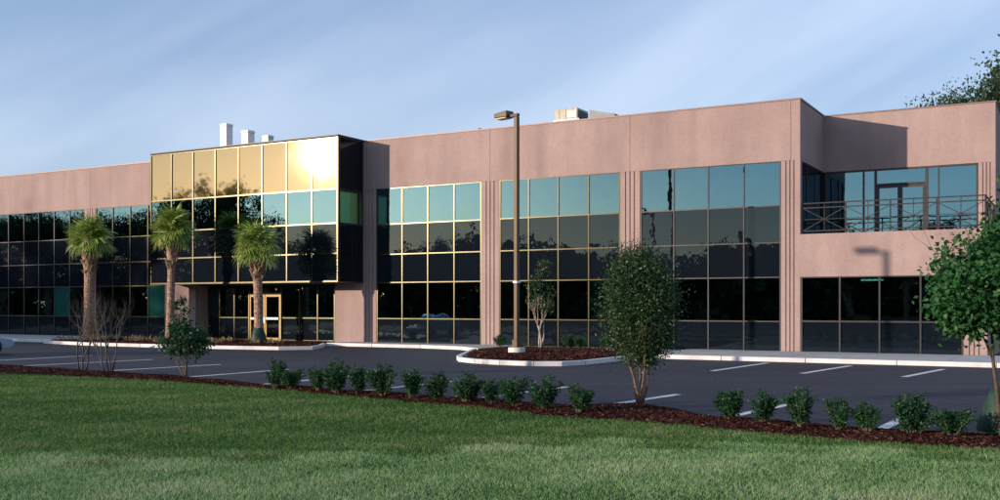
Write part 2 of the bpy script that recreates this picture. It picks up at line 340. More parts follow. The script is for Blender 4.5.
# lawn: undulating sheet from the bed towards and past the camera
def lawn_z(u, v):
    return 0.03 + 0.05 * np.sin(u * 0.35 + 1.0) * np.sin(v * 0.5) * np.clip((-24.5 - v) / 3, 0, 1) - 0.06 * np.clip((-30 - v) / 6, 0, 1)
verts = []; faces = []; us = np.linspace(-30, 60, 181); nt_ = 40
for i, u_ in enumerate(us):
    b_ = interp(back, u_) + 0.06
    for j in range(nt_):
        v_ = b_ + (-90 - b_) * (j / (nt_ - 1)) ** 2; verts.append(tuple(W(u_, v_, float(lawn_z(u_, v_)) if j else 0.0)))
        if i and j: a = i * nt_ + j; faces.append((a, a - 1, a - nt_ - 1, a - nt_))
mb = MB(); mb.v = verts; mb.f = faces
tag(mb.build('lawn', M['soil'], smooth=True), kind='structure')
def grass(name, n, ymin, ymax, m, label, hmin, hmax, power, wid, keep):
    y = ymin + (ymax - ymin) * rng.uniform(0, 1, n) ** power; x = rng.uniform(-0.56, 0.56, n) * y + rng.uniform(-0.5, 0.5, n)
    # world -> u, v
    dx = x - X0; dy = y - Y0; u = -dx * CA + dy * SA; v = dx * SA + dy * CA
    k = (v < interp(back, u) + 0.10 * np.sin(u * 5) ** 2 + 0.05) & keep(x, y)
    x, y, u, v = x[k], y[k], u[k], v[k]; n = len(x)
    z = lawn_z(u, v); ang = rng.uniform(0, 2 * np.pi, n); wv = np.stack([np.cos(ang), np.sin(ang), np.zeros(n)], 1)
    patch = np.sin(x * 0.9 + 1.3 * np.sin(y * 0.8)) * np.sin(y * 1.7 + 0.7 * np.sin(x * 0.5)) + 0.6 * np.sin(x * 3.1 + y * 1.1) * np.sin(y * 4.3 - x * 1.7)
    h = rng.uniform(hmin, hmax, n) * (1 + 0.22 * patch); lean = rng.normal(0, 0.45, (n, 2)) * h[:, None]
    wd = wid * rng.uniform(0.7, 1.4, n) * (0.6 + y / 22)
    b0 = np.stack([x, y, z - 0.005], 1); tip = b0 + np.stack([lean[:, 0], lean[:, 1], h], 1)
    vts = np.stack([b0 - wv * wd[:, None], b0 + wv * wd[:, None], tip], 1).reshape(-1, 3)
    p2 = np.sin(x * 6.1 + 2.2 * np.sin(y * 3.3)) * np.sin(y * 7.9 + 1.7 * np.sin(x * 4.1)) + np.sin(x * 13.7 + 3 * np.sin(y * 9)) * np.sin(y * 17.1 + 2 * np.sin(x * 11))
    tt = np.clip(rng.uniform(0, 1, n) ** 1.6 * 0.70 + 0.20 * patch + 0.13 * p2 + 0.14, 0, 1)
    return tag(fast_mesh(name, vts, None, 3, m, tt), label, 'grass', kind='stuff')
edge = lambda x: 13.2 + 0.8 * np.sin(x * 0.45 + 0.6) + 0.25 * np.sin(x * 1.9) - 0.06 * x
grass('grass', 430000, 11.0, 30.0, M['grass'], 'mown dark green lawn rising behind the pale foreground strip', 0.028, 0.058, 1.25, 0.0045, lambda x, y: y + rng.normal(0, 0.35, len(y)) + 0.8 * np.sin(x * 2.7 + y * 2) * np.sin(y * 3.1 - x) > edge(x))
grass('pale_grass', 260000, 8.6, 15.5, M['grass_pale'], 'paler and drier grass strip along the very front', 0.026, 0.055, 1.0, 0.004, lambda x, y: y + rng.normal(0, 0.35, len(y)) + 0.8 * np.sin(x * 2.7 + y * 2) * np.sin(y * 3.1 - x) <= edge(x))

# stall lines (far end, near end) in (u, v)
for (p, q) in [((23.77, -13.87), (23.5, -20.2)), ((19.41, -14.79), (20.0, -20.2)), ((15.02, -15.89), (15.6, -20.4)), ((11.34, -16.83), (11.5, -21.0)), ((7.83, -17.67), (7.95, -22.2)),
               ((4.40, -18.3), (4.7, -22.6)), ((1.11, -18.7), (1.45, -23.0)), ((-1.88, -19.37), (-1.40, -23.1)), ((-4.56, -20.32), (-4.1, -23.7)), ((-6.87, -21.15), (-6.75, -24.2)),
               ((-0.36, -6.2), (-0.04, -11.23)), ((-3.1, -6.5), (-2.62, -11.06)), ((-5.9, -7.0), (-5.35, -11.15)), ((-8.7, -7.1), (-8.1, -11.2))]:
    a = W(*p, 0.004); b_ = W(*q, 0.004); d = (b_ - a).normalized(); s = Vector((-d.y, d.x, 0)) * 0.095
    mb = MB(); mb.v = [tuple(a - s), tuple(b_ - s), tuple(b_ + s), tuple(a + s)]; mb.f = [(0, 1, 2, 3)]
    tag(mb.build('parking_line', M['paint']), kind='structure')

# ------------------------------------------------------------------ pavements and kerbs
def kerb(path, name='kerb', width=0.18, h=0.15, inner=1, closed=False):
    """kerb laid in about 3 m sections along a (u, v) path; the core is set a little lower so that the joints read"""
    pts = [W(u, v) for u, v in path]
    if closed: pts = pts + [pts[0]]
    dense = []
    for a, b in zip(pts, pts[1:]):
        k = max(1, int(round((b - a).length / 3.0)))
        for i in range(k): dense.append(a.lerp(b, i / k))
    dense.append(pts[-1])
    root = None
    nr = []
    for i, p in enumerate(dense):
        d0 = (dense[i] - dense[i - 1]).normalized() if i else (dense[1] - dense[0]).normalized()
        d1 = (dense[i + 1] - dense[i]).normalized() if i < len(dense) - 1 else d0
        if closed and i in (0, len(dense) - 1): d0 = (dense[-1] - dense[-2]).normalized(); d1 = (dense[1] - dense[0]).normalized()
        d = (d0 + d1).normalized(); nrm = Vector((-d.y, d.x, 0)) * inner / max(0.5, d.dot(d0)); nr.append(nrm)
    core = MB()
    for i in range(len(dense) - 1):
        a, b = dense[i], dense[i + 1]
        q = [a + nr[i] * 0.012, b + nr[i + 1] * 0.012, b + nr[i + 1] * (width - 0.01), a + nr[i] * (width - 0.01)]
        if inner < 0: q.reverse()
        core.prism([(p.x, p.y) for p in q], -0.05, h - 0.014)
    root = core.build(name, M['gasket']); tag(root, kind='structure')
    for i in range(len(dense) - 1):
        a, b = dense[i], dense[i + 1]; Ls = (b - a).length; e = 0.006 / Ls
        a2, b2 = a.lerp(b, e), a.lerp(b, 1 - e); n0 = nr[i].lerp(nr[i + 1], e); n1 = nr[i].lerp(nr[i + 1], 1 - e)
        q = [a2, b2, b2 + n1 * width, a2 + n0 * width]
        if inner < 0: q.reverse()
        MB().prism([(p.x, p.y) for p in q], -0.05, h).build('kerb_section', M['kerb'], root, bevel=0.02)
    return root
def slab_area(name, poly, z, m):
    mb = MB(); P = [W(u, v) for u, v in poly]
    if sum(P[i].x * P[(i + 1) % len(P)].y - P[(i + 1) % len(P)].x * P[i].y for i in range(len(P))) < 0: P.reverse()
    mb.prism([(p.x, p.y) for p in P], -0.05, z); return tag(mb.build(name, m), kind='structure')
# right-hand pavement: recessed joints between slabs
def pavement(u0, u1, v0, v1, step=2.4):
    base = slab_area('pavement', [(u0, v0), (u1, v0), (u1, v1), (u0, v1)], 0.12, M['gasket'])
    k = max(1, int(round((u1 - u0) / step))); st = (u1 - u0) / k
    rows = max(1, int(round((v1 - v0) / 2.4))); sv = (v1 - v0) / rows
    for i in range(k):
        for r in range(rows):
            mb = MB().ub(u0 + i * st + .008, u0 + (i + 1) * st - .008, v0 + r * sv + .008, v0 + (r + 1) * sv - .008, 0.10, 0.14 + random.uniform(-.003, .003))
            o = mb.build('paving_slab', M['concrete'], base); o.matrix_basis = FR
pavement(-16.0, 4.4, -5.15, -0.02)
kerb([(-16.0, -5.35), (4.42, -5.35)], inner=-1)
# middle pavement in front of the first window bay
pavement(12.35, 22.0, -1.7, -0.02)
kerb([(12.35, -3.9), (14.0, -2.6), (16.5, -2.0), (22.0, -1.9)], inner=-1)
slab_area('pavement_apron', [(12.35, -3.75), (14.0, -2.45), (16.5, -1.85), (16.5, -1.72), (12.35, -1.72)], 0.139, M['concrete'])
# far left pavement
pavement(36.6, 75.0, -5.3, -0.02, 3.0)
kerb([(36.6, -5.5), (75, -5.5)], inner=-1)
# left island (palms)
isl = [(36.55, -6.35), (32.2, -7.15), (25.0, -7.15), (20.8, -6.5), (19.9, -5.6), (20.6, -4.2), (22.0, -2.2)]
kerb(isl, inner=-1)
slab_area('palm_bed', [(36.5, -6.2), (32.2, -6.98), (25.0, -6.98), (20.95, -6.33), (20.1, -5.55), (20.8, -4.2), (22.1, -2.2), (22.1, -1.3), (36.5, -1.3)], 0.16, M['mulch'])
slab_area('entrance_pavement', [(36.5, -1.25), (22.05, -1.25), (22.05, 0.88), (36.5, 0.88)], 0.05, M['concrete'])
# right island (lamp)
isr = [(12.3, -4.05), (11.2, -6.4), (9.75, -9.4), (9.0, -10.5), (8.0, -11.15), (6.9, -11.45), (5.7, -11.5), (5.0, -11.1), (4.68, -10.2), (4.62, -8.0), (4.6, -5.6)]
kerb(isr, inner=-1)
def mound(name, poly, zc, n=26):
    P = np.array(poly); c = P.mean(0); mb = MB(); k = len(P); dense = []
    for i in range(k):
        a, b = P[i], P[(i + 1) % k]
        for j in range(5): dense.append(a + (b - a) * j / 5)
    D = len(dense); rings = 8
    for r in range(rings + 1):
        t = r / rings
        for d in dense:
            p = d + (c - d) * t * 0.98; mb.v.append(tuple(W(p[0], p[1], 0.12 + zc * (1 - (1 - t) ** 2) + random.gauss(0, 0.006))))
    for r in range(rings):
        for i in range(D): j = (i + 1) % D; a = r * D; mb.f.append((a + i, a + j, a + D + j, a + D + i))
    mb.f.append(tuple(rings * D + i for i in range(D)))
    o = mb.build(name, M['mulch'], smooth=True); tag(o, kind='structure'); return o
mpoly = [(12.2, -3.9), (11.05, -6.35), (9.6, -9.3), (8.9, -10.35), (7.95, -10.97), (6.9, -11.27), (5.75, -11.32), (5.17, -10.98), (4.86, -10.2), (4.8, -8.0), (4.8, -1.6), (8, -0.9), (12.2, -0.9)]
mound('lamp_bed', mpoly, 0.13)
def chips_in(poly, n, zf, name, label):
    P = np.array(poly); u = rng.uniform(P[:, 0].min(), P[:, 0].max(), n); v = rng.uniform(P[:, 1].min(), P[:, 1].max(), n); ins = np.zeros(n, bool)
    for i in range(len(P)):
        (x1, y1), (x2, y2) = P[i], P[(i + 1) % len(P)]
        if y1 == y2: continue
        c = ((y1 > v) != (y2 > v)) & (u < (x2 - x1) * (v - y1) / (y2 - y1) + x1); ins ^= c
    u, v = u[ins], v[ins]; z = zf(u, v)
    tag(fast_mesh(name, chip_verts(Wn(u, v, z), 0.045), None, 4, M['chips'], rng.uniform(0, 1, len(u)) ** 1.6), label, 'mulch', kind='stuff')
cm = np.array(mpoly).mean(0)
chips_in(mpoly, 16000, lambda u, v: 0.14 + 0.11 * np.clip(1 - np.hypot((u - cm[0]) / 4.2, (v - cm[1]) / 5.2) ** 2, 0, 1), 'island_mulch_chips', 'red brown bark chips heaped on the island under the lamp post')
pb = [(36.5, -6.2), (32.2, -6.98), (25.0, -6.98), (20.95, -6.33), (20.1, -5.55), (22.1, -2.2), (22.1, -1.3), (36.5, -1.3)]
chips_in(pb, 14000, lambda u, v: 0.175 + 0 * u, 'palm_bed_chips', 'dark bark chips in the bed under the three palms')

# ------------------------------------------------------------------ OFFICE BUILDING
BLD = empty('office_building', (X0, Y0, 0), FRZ)
tag(BLD, 'long two storey pink stucco office building with mirrored window bays and gold glass entrance box', 'building')
H = 10.0; HEAD = 7.63; BOT = 0.10; T = 0.30
UL = 78.0; UR = -6.62; SB = 4.34
def part(name, m, parent=BLD, bevel=0.0, **boxes): pass
def pbox(name, m, u0, u1, v0, v1, z0, z1, parent=BLD, bevel=0.0):
    return MB().ub(u0, u1, v0, v1, z0, z1).build(name, m, parent, bevel=bevel)
def fluted(u0, u1, z0, z1, grooves, v0=0.0, v1=T, name='pier', depth=0.045, gw=0.055):
    """pier with vertical grooves cut in its outer face; grooves = list of u"""
    pts = [(-u0, v1), (-u0, v0)]                       # u0 > u1, walk left to right along the face
    for g_ in sorted(grooves, reverse=True): pts += [(-g_ - gw / 2, v0), (-g_ - gw / 2 + 0.008, v0 + depth), (-g_ + gw / 2 - 0.008, v0 + depth), (-g_ + gw / 2, v0)]
    pts += [(-u1, v0), (-u1, v1)]
    mb = MB(); mb.prism(pts, z0, z1); return mb.build(name, M['stucco'], BLD)
# upper wall panels with joints centred over the piers
joints = [UL, 66.0, 54.0, 41.15, 34.9, 27.9, 21.0, 14.0, 7.13, 0.36, 0.0]
pbox('wall_core', M['gasket'], UL - 0.05, 0.12, 0.03, T - 0.02, HEAD + 0.02, H - 0.05)
for a, b_ in zip(joints, joints[1:]):
    e0 = 0.007 if a != UL else 0; e1 = 0.007 if b_ != 0 else 0
    pbox('wall_panel', M['stucco'], a - e0, b_ + e1, 0, T, HEAD, H, bevel=0.004)
pbox('coping', M['coping'], UL, -0.03, -0.03, T + 0.06, H + 0.001, H + 0.06)
def gr3(a, b_): m_ = (a + b_) / 2; w_ = abs(a - b_) * 0.22; return [m_ - w_, m_, m_ + w_]
LOWB = 0.10
for a, b_ in ((14.46, 13.52), (7.58, 6.68)): fluted(a, b_, 0.0, HEAD - 0.004, gr3(a, b_))
fluted(0.745, 0.0, 0.0, HEAD - 0.004, gr3(0.745, 0.04))
fluted(22.96, 20.42, 0.0, HEAD - 0.004, [21.05, 20.85, 20.65])
fluted(34.95, 32.6, 0.0, 3.3, [])
fluted(41.6, 40.7, 0.0, HEAD - 0.004, gr3(41.6, 40.7))
fluted(60.0, 59.1, 0.0, HEAD - 0.004, gr3(60, 59.1))
fluted(UL, UL - 2, 0.0, HEAD - 0.004, [])
# pane helper
_um = MB().box(-.5, .5, -.5, .5, -.5, .5)
def unit_mesh(m):
    me = bpy.data.meshes.new('pane'); me.from_pydata(_um.v, [], _um.f); me.materials.append(m); return me
PM = {k: unit_mesh(M[k]) for k in ('vision', 'spandrel', 'gold', 'boxside', 'doorglass', 'clearglass', 'backed', 'blind', 'teal_blind')}
def pane(parent, kind, x0, x1, y, z0, z1, axis='x', tilt=0.0012, yaw=0.0, th=0.024, name='pane'):
    o = bpy.data.objects.new(name, PM[kind]); link(o, parent)
    cx = (x0 + x1) / 2; wd = x1 - x0
    if axis == 'x': o.location = (cx, y, (z0 + z1) / 2); o.scale = (wd, th, z1 - z0)
    else: o.location = (y, cx, (z0 + z1) / 2); o.scale = (th, wd, z1 - z0)
    o.rotation_euler = (random.gauss(0, tilt), random.gauss(0, tilt) if axis != 'x' else 0, random.gauss(0, tilt) + yaw)
    return o
def curtain(us, zs, kinds, v=0.0, fm='frame', mw=0.048, face=0.02, back=0.10, name='window', hide=(), yaws=None, special=None, tilt=0.0024):
    """window bay: us descending mullion lines, zs descending rail lines; kinds per row"""
    f_ = MB(); vf = v + face
    for i, u_ in enumerate(us):
        h_ = mw / 2; f_.ub(u_ + h_, u_ - h_, vf, vf + back, zs[-1], zs[0])
    for z in zs:
        for a, b_ in zip(us, us[1:]): f_.ub(a - mw / 2, b_ + mw / 2, vf + 0.006, vf + back, z - mw / 2 if z != zs[-1] else z, z + mw / 2 if z != zs[0] else z)
    fr = f_.build(name, M[fm], BLD)
    for r, k in enumerate(kinds):
        for c_, (a, b_) in enumerate(zip(us, us[1:])):
            if (r, c_) in hide: continue
            pane(fr, (special or {}).get((r, c_), k), -a + mw / 2 - .006, -b_ - mw / 2 + .006, vf + 0.055, zs[r + 1] + mw / 2 - .006, zs[r] - mw / 2 + .006, yaw=(yaws[c_] if yaws else 0), tilt=tilt)
    return fr
ROWS = [HEAD, 5.88, 4.42, 3.05, 1.30, BOT]
KIN = ['vision', 'spandrel', 'spandrel', 'vision', 'spandrel']
def split(a, b_, k): return [a + (b_ - a) * i / k for i in range(k + 1)]
curtain([20.38, 18.905, 17.43, 15.955, 14.50], ROWS, KIN)
curtain([13.49, 12.017, 10.542, 9.067, 7.62], ROWS, KIN)
curtain([6.64, 5.19, 3.715, 2.24, 0.785], ROWS, KIN, fm='frame_dark')  # same frame metal; weaker sun reflection put into the darker colour
curtain([40.66, 39.25, 37.80, 36.35, 34.99], ROWS, KIN, special={(3, 3): 'backed'})
curtain([59.06, 57.6, 56.15, 54.7, 53.25, 51.8, 50.35, 48.75, 47.25, 45.84, 44.4, 43.0, 41.64], ROWS, KIN, fm='frame_dark', special={(3, 10): 'backed'})
curtain(split(76, 60.04, 11), ROWS, KIN, fm='frame_dark')
# sills
for a, b_ in ((20.42, 14.46), (13.52, 7.58), (6.68, 0.745), (40.7, 34.95), (59.1, 41.6)): pbox('sill', M['concrete'], a - .003, b_ + .003, -0.03, 0.2, 0.0, BOT - 0.002)
# lower right corner block
for z0, z1 in ((3.05, 4.72),): MB().ub(-0.003, UR, 0, T, z0, z1).build('wall', M['stucco'], BLD, bevel=0.004)
fluted(-5.84, UR, 0.0, 3.046, gr3(-5.84, UR + 0.06))
curtain([-0.045, -1.49, -2.94, -4.38, -5.80], [3.04, 1.32, BOT], ['vision', 'spandrel'], fm='frame_dark', mw=0.06)
pbox('sill', M['concrete'], -0.006, -5.836, -0.03, 0.2, 0.0, BOT - 0.002)
# balcony deck and end walls
pbox('balcony_deck', M['concrete'], -0.003, UR + T + .003, T + .003, SB + 0.4, 4.40, 4.66)
pbox('end_wall', M['stucco'], UR + T, UR, T + 0.002, 26, 0, 4.72)
pbox('end_wall', M['stucco'], UR + T, UR, SB + T + 0.002, 26, 4.722, H)
pbox('coping', M['coping'], UR + T + .03, UR - .03, SB + T + 0.07, 26, H + 0.001, H + 0.06)
# set-back wall over the balcony
pbox('wall', M['stucco'], -0.003, UR, SB, SB + T, HEAD, H, bevel=0.004)
pbox('coping', M['coping'], -0.036, UR - 0.03, SB - 0.03, SB + T + 0.06, H + 0.001, H + 0.06)
fl = fluted(-6.0, UR, 4.665, HEAD - 0.003, gr3(-6.0, UR + .02), SB, SB + T)
# return wall beside the balcony
pbox('return_wall', M['stucco'], T - 0.02, 0.0, T + 0.002, SB + 0.1, HEAD + 0.003, H)
pbox('coping', M['coping'], T + .03, -0.034, T + 0.065, SB - 0.035, H + 0.0015, H + 0.058)
f_ = MB()
for v_ in (0.36, 1.30, 2.8, 4.28): f_.box(-0.10, -0.02, v_ - .03, v_ + .03, 4.70, HEAD - .002)
for z in (4.70, HEAD - .06): f_.box(-0.095, -0.025, 0.39, 4.25, z, z + .055)
rf = f_.build('window', M['frame_dark'], BLD)
for a, b_ in ((0.39, 1.27), (1.33, 2.77), (2.83, 4.25)): pane(rf, 'boxside', a, b_, -0.06, 4.75, HEAD - .06, axis='y')
# balcony windows and doors
bz0 = 4.68
f_ = MB(); V = SB + 0.03
for u_, w_ in ((-0.05, .07), (-1.61, .07), (-2.09, .10), (-4.08, .12), (-4.53, .06), (-5.96, .08)): f_.ub(u_ + w_ / 2, u_ - w_ / 2, V, V + .1, bz0, HEAD - .003)
for a, b_, z in ((-.085, -1.575, HEAD - .07), (-1.645, -2.04, HEAD - .07), (-2.14, -4.02, HEAD - .07), (-4.14, -4.5, HEAD - .07), (-4.56, -5.92, HEAD - .07), (-2.14, -4.02, 6.95), (-.085, -1.575, bz0), (-1.645, -2.04, bz0), (-4.14, -4.5, bz0), (-4.56, -5.92, bz0)):
    f_.ub(a, b_, V + .004, V + .1, z, z + .067)
bw = f_.build('window', M['frame_dark'], BLD)
for a, b_, z0, z1 in ((-.08, -1.58, bz0 + .06, HEAD - .07), (-1.64, -2.05, bz0 + .06, HEAD - .07), (-2.13, -4.03, 7.01, HEAD - .07), (-4.13, -4.51, bz0 + .06, HEAD - .07), (-4.55, -5.93, bz0 + .06, HEAD - .07)):
    pane(bw, 'vision', -a, -b_, V + .05, z0, z1)
for a, b_ in ((-2.15, -3.045), (-3.06, -4.01)):
    f_ = MB(); f_.ub(a, a - .09, V + .02, V + .08, bz0 + .01, 6.93); f_.ub(b_ + .09, b_, V + .02, V + .08, bz0 + .01, 6.93)
    f_.ub(a - .09, b_ + .09, V + .023, V + .077, 6.82, 6.93); f_.ub(a - .09, b_ + .09, V + .023, V + .077, bz0 + .01, bz0 + .25)
    d = f_.build('door', M['frame_dark'], BLD); pane(d, 'vision', -a + .085, -b_ - .085, V + .05, bz0 + .24, 6.83)
    hx = -b_ - .045 if a > -3 else -a + .045
    MB().box(hx - .012, hx + .012, V - .03, V + .02, 5.55, 5.85).build('handle', M['grey_metal'], d)
# railing (double top rail, posts, crossed braces), turning back along the end
def railing(parent, P0, P1, bays, z0=4.72):
    P0 = Vector(P0); P1 = Vector(P1); top, sec, mid, low = 1.20, 1.02, 0.52, 0.12
    mb = MB(); r_ = lambda h, w_=.05: mb.bar(P0 + Vector((0, 0, z0 + h)), P1 + Vector((0, 0, z0 + h)), w_, .045)
    r_(top); r_(sec, .04); r_(low)
    ro = mb.build('railing', M['rail'], parent)
    for i in range(bays + 1):
        p = P0.lerp(P1, i / bays); MB().bar(p + Vector((0, 0, z0)), p + Vector((0, 0, z0 + top - .02)), .05).build('post', M['rail'], ro)
    for i in range(bays):
        a, b_ = P0.lerp(P1, i / bays), P0.lerp(P1, (i + 1) / bays); c_ = (a + b_) / 2; m2 = MB(); nn = (b_ - a).cross(Vector((0, 0, 1))).normalized()
        m2.bar(a + Vector((0, 0, z0 + low)), b_ + Vector((0, 0, z0 + sec)), .028); m2.bar(a + Vector((0, 0, z0 + sec)) + nn * .03, b_ + Vector((0, 0, z0 + low)) + nn * .03, .028)
        m2.bar(c_ - nn * .03 + Vector((0, 0, z0 + low)), c_ - nn * .03 + Vector((0, 0, z0 + top)), .026)
        m2.bar(a - nn * .03 + Vector((0, 0, z0 + mid + .05)), b_ - nn * .03 + Vector((0, 0, z0 + mid + .05)), .024)
        m2.build('cross_brace', M['rail'], ro)
    return ro
railing(BLD, (0.07, 0.15, 0), (6.55, 0.15, 0), 4)
railing(BLD, (6.55, 0.21, 0), (6.55, SB - 0.03, 0), 3)
# gold glass box over the entrance
BU0, BU1, BV = 33.84, 21.17, -2.05; BZ0, BZ1 = 3.10, 10.02
ucols = [BU0, 32.27, 30.70, 29.12, 27.53, 25.94, 24.35, 22.76, BU1]
zr = [BZ1 - .06, 7.50, 5.86, 4.42, BZ0]
bf = curtain([BU0 - .04] + ucols[1:-1] + [BU1 + .04], zr, ['gold', 'vision', 'spandrel', 'spandrel'], v=BV, mw=0.058, name='glass_box', yaws=[0.0, -.002, 0.001, 0.001, 0.002, 0.005, 0.010, 0.016], tilt=0.0009)
pbox('box_roof', M['gasket'], BU0 - .01, BU1 + .01, BV + .04, 0.28, BZ1 - .06, BZ1 + .01)
pbox('box_coping', M['frame_dark'], BU0 + .015, BU1 - .015, BV - .01, BV + .05, BZ1 + .012, BZ1 + .06)
pbox('box_coping', M['frame_dark'], BU0 + .015, BU1 - .015, BV + .053, -0.04, BZ1 + .012, BZ1 + .058)
pbox('box_soffit', M['frame_dark'], BU0 - .01, BU1 + .01, BV + .02, 0.28, BZ0 - .04, BZ0 - .002)
pbox('box_soffit', M['frame'], BU0 + .01, BU1 - .01, BV - .005, BV + .018, BZ0 - .045, BZ0 - .003)
# right flank of the box: black glass, one pane with a green-lit interior painted behind it
f_ = MB()
for v_ in (BV + .16, -0.08): f_.box(-BU1 - .05, -BU1 - .002, v_ - .03, v_ + .03, BZ0, BZ1 - .06)
for z in (5.86, 7.50): f_.box(-BU1 - .05, -BU1 - .004, BV + .19, -.11, z - .03, z + .03)
fl = f_.build('box_flank', M['frame_dark'], BLD)
for z0, z1, k in ((7.53, BZ1 - .06, 'boxside'), (BZ0, 4.42, 'boxside'), (4.44, 5.83, 'boxside')): pane(fl, k, BV + .19, -.11, -BU1 - .025, z0, z1, axis='y')
pane(fl, 'clearglass', BV + .19, -.11, -BU1 - .025, 5.89, 7.47, axis='y')
MB().box(-BU1 - .10, -BU1 - .07, -1.80, -.45, 5.92, 7.40).build('blind', M['blind'], fl)  # added green panel, sunlight in the interior put into its colour
MB().box(-BU1 - .058, -BU1 + .004, -.42, -.36, 5.89, 7.47).build('mullion', M['frame'], fl)
f_ = MB()
f_.box(-BU0 + .002, -BU0 + .03, BV + .02, 0, BZ0, BZ1 - .06); f_.build('box_left_flank', M['boxside'], BLD)
# entrance recess, glazing at v = 0.9
EV = 0.9
curtain([32.55, 31.75, 30.65, 29.55], [2.92, 1.28, .10], ['vision', 'spandrel'], v=EV, mw=.06)
curtain([27.30, 26.06, 24.85, 23.74, 23.0], [2.92, 1.28, .10], ['vision', 'spandrel'], v=EV, mw=.06)
pbox('transom', M['boxside'], 29.52, 27.33, EV + .05, EV + .08, 2.58, 2.95)
pbox('recess_wall', M['stucco'], 33.0, 32.6, T, EV + .3, 0, 3.05)
pbox('recess_wall', M['stucco'], 22.97, 22.7, T, EV + .3, 0, 3.05)
pbox('recess_ceiling', M['frame_dark'], 32.6, 22.97, 0.285, EV + .3, 3.0, 3.06)
for a, b_ in ((29.50, 28.44), (28.40, 27.34)):
    f_ = MB(); f_.ub(a, a - .09, EV + .0, EV + .08, .06, 2.52); f_.ub(b_ + .09, b_, EV, EV + .08, .06, 2.52)
    f_.ub(a - .09, b_ + .09, EV + .003, EV + .077, 2.40, 2.52); f_.ub(a - .09, b_ + .09, EV + .003, EV + .077, .06, .22)
    d = f_.build('door', M['brass'], BLD); pane(d, 'doorglass', -a + .085, -b_ - .085, EV + .04, .21, 2.41)
    MB().box(-a + .10, -b_ - .10, EV - .05, EV - .02, 1.18, 1.30).build('push_bar', M['sign'], d)
f_ = MB(); f_.ub(29.56, 27.28, EV - .03, EV + .1, 2.525, 2.62); f_.ub(29.565, 29.50, EV - .03, EV + .1, .05, 2.52); f_.ub(27.335, 27.27, EV - .03, EV + .1, .05, 2.52)
df = f_.build('door_frame', M['brass'], BLD)
pbox('notice', M['sign'], 28.62, 28.36, EV - .045, EV - .03, .98, 1.30, df)
tx = bpy.data.curves.new('house_number', 'FONT'); tx.body = '4024'; tx.size = 0.30; tx.extrude = 0.01; tx.align_x = 'CENTER'; tx.materials.append(M['grey_metal'])
to = bpy.data.objects.new('house_number', tx); link(to, BLD); to.location = (-28.42, EV + .035, 2.66); to.rotation_euler = (R(90), 0, 0)
bpy.context.view_layer.update(); tm_ = bpy.data.meshes.new_from_object(to); t2 = bpy.data.objects.new('house_number', tm_); link(t2, BLD); t2.location = to.location; t2.rotation_euler = to.rotation_euler
bpy.data.objects.remove(to); t2.name = 'house_number'
# roof, floors and interior
pbox('roof', M['gasket'], UL, T, T + .003, 26, 9.2, 9.35)
pbox('roof', M['gasket'], T - .01, UR + T, SB + T + .003, 26, 9.2, 9.351)
pbox('back_wall', M['stucco'], UL, UR, 26.002, 26.3, 0, H)
pbox('left_end_wall', M['stucco'], UL, UL - .3, T + .003, 26, 0, H)
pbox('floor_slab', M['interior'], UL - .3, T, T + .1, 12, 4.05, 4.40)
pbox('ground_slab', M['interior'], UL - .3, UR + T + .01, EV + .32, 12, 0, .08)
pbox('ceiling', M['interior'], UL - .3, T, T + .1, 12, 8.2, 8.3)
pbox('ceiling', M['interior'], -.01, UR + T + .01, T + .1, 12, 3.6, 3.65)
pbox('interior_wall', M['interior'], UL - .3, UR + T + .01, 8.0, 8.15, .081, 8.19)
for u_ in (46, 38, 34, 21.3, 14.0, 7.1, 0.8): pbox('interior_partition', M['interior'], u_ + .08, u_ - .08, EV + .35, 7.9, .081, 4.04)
for u_, z0 in ((-2.2, 2.98),): pbox('ceiling_light', M['tube'], u_ + .35, u_ - .45, 2.4, 2.75, 2.93, 2.99)
for u0, u1, z0, z1 in ((43.0, 41.9, 1.32, 3.0), (36.3, 35.1, 1.32, 3.0), (47.3, 47.0, 5.9, 7.0), (44.2, 43.2, 5.9, 6.5), (42.8, 41.8, 5.9, 6.5)):
    pbox('blind', M['teal_blind'], u0, u1, .35, .37, z0, z1)

# ------------------------------------------------------------------ ROOFTOP PLANT
def rooftop(u, v): p = W(u, v, 9.35); return p
for k, (u_, zt, s_, lab) in enumerate(((33.25, 12.38, .27, 'tallest and leftmost of three white square vent stacks on the roof above the gold glass box'),
                              (31.60, 11.86, .28, 'middle-height white square vent stack, between the tall and the short one on the roof'),
                              (30.10, 11.46, .24, 'shortest and rightmost of three white vent stacks peeping over the gold glass box'))):
    st = empty('vent_stack', rooftop(u_, 3.0), FRZ); tag(st, lab.replace('on the roof above the gold glass box', 'above the gold box'), 'vent', 'white vent stacks on the roof')
    h_ = zt - 9.35
    MB().box(-s_ * .94, s_ * .94, -s_ * .94, s_ * .94, 0, h_ - .15).build('duct', M['white_metal'], st, bevel=.02)
    MB().box(-s_, s_, -s_, s_, h_ - .148, h_).build('cap', M['white_metal'], st, bevel=.02)
ac = empty('rooftop_unit', rooftop(12.2, 5.6), FRZ); tag(ac, 'cream rooftop air handling unit with grey louvred side behind the parapet', 'air conditioner')
MB().box(-1.0, 0.25, -.55, .7, 0, 2.32).build('casing', M['cream_metal'], ac, bevel=.03)
MB().box(.252, .30, -.45, .6, 1.55, 2.2).build('louvre', M['grey_metal'], ac)
MB().box(-1.05, .36, -.6, -.553, 1.72, 1.78).build('trim', M['white_metal'], ac)
MB().box(-1.35, -1.003, -.5, .4, 0, 1.75).build('side_duct', M['white_metal'], ac, bevel=.03)
MB().box(.31, .85, -.5, .5, 0, 1.70).build('fan_section', M['white_metal'], ac, bevel=.03)
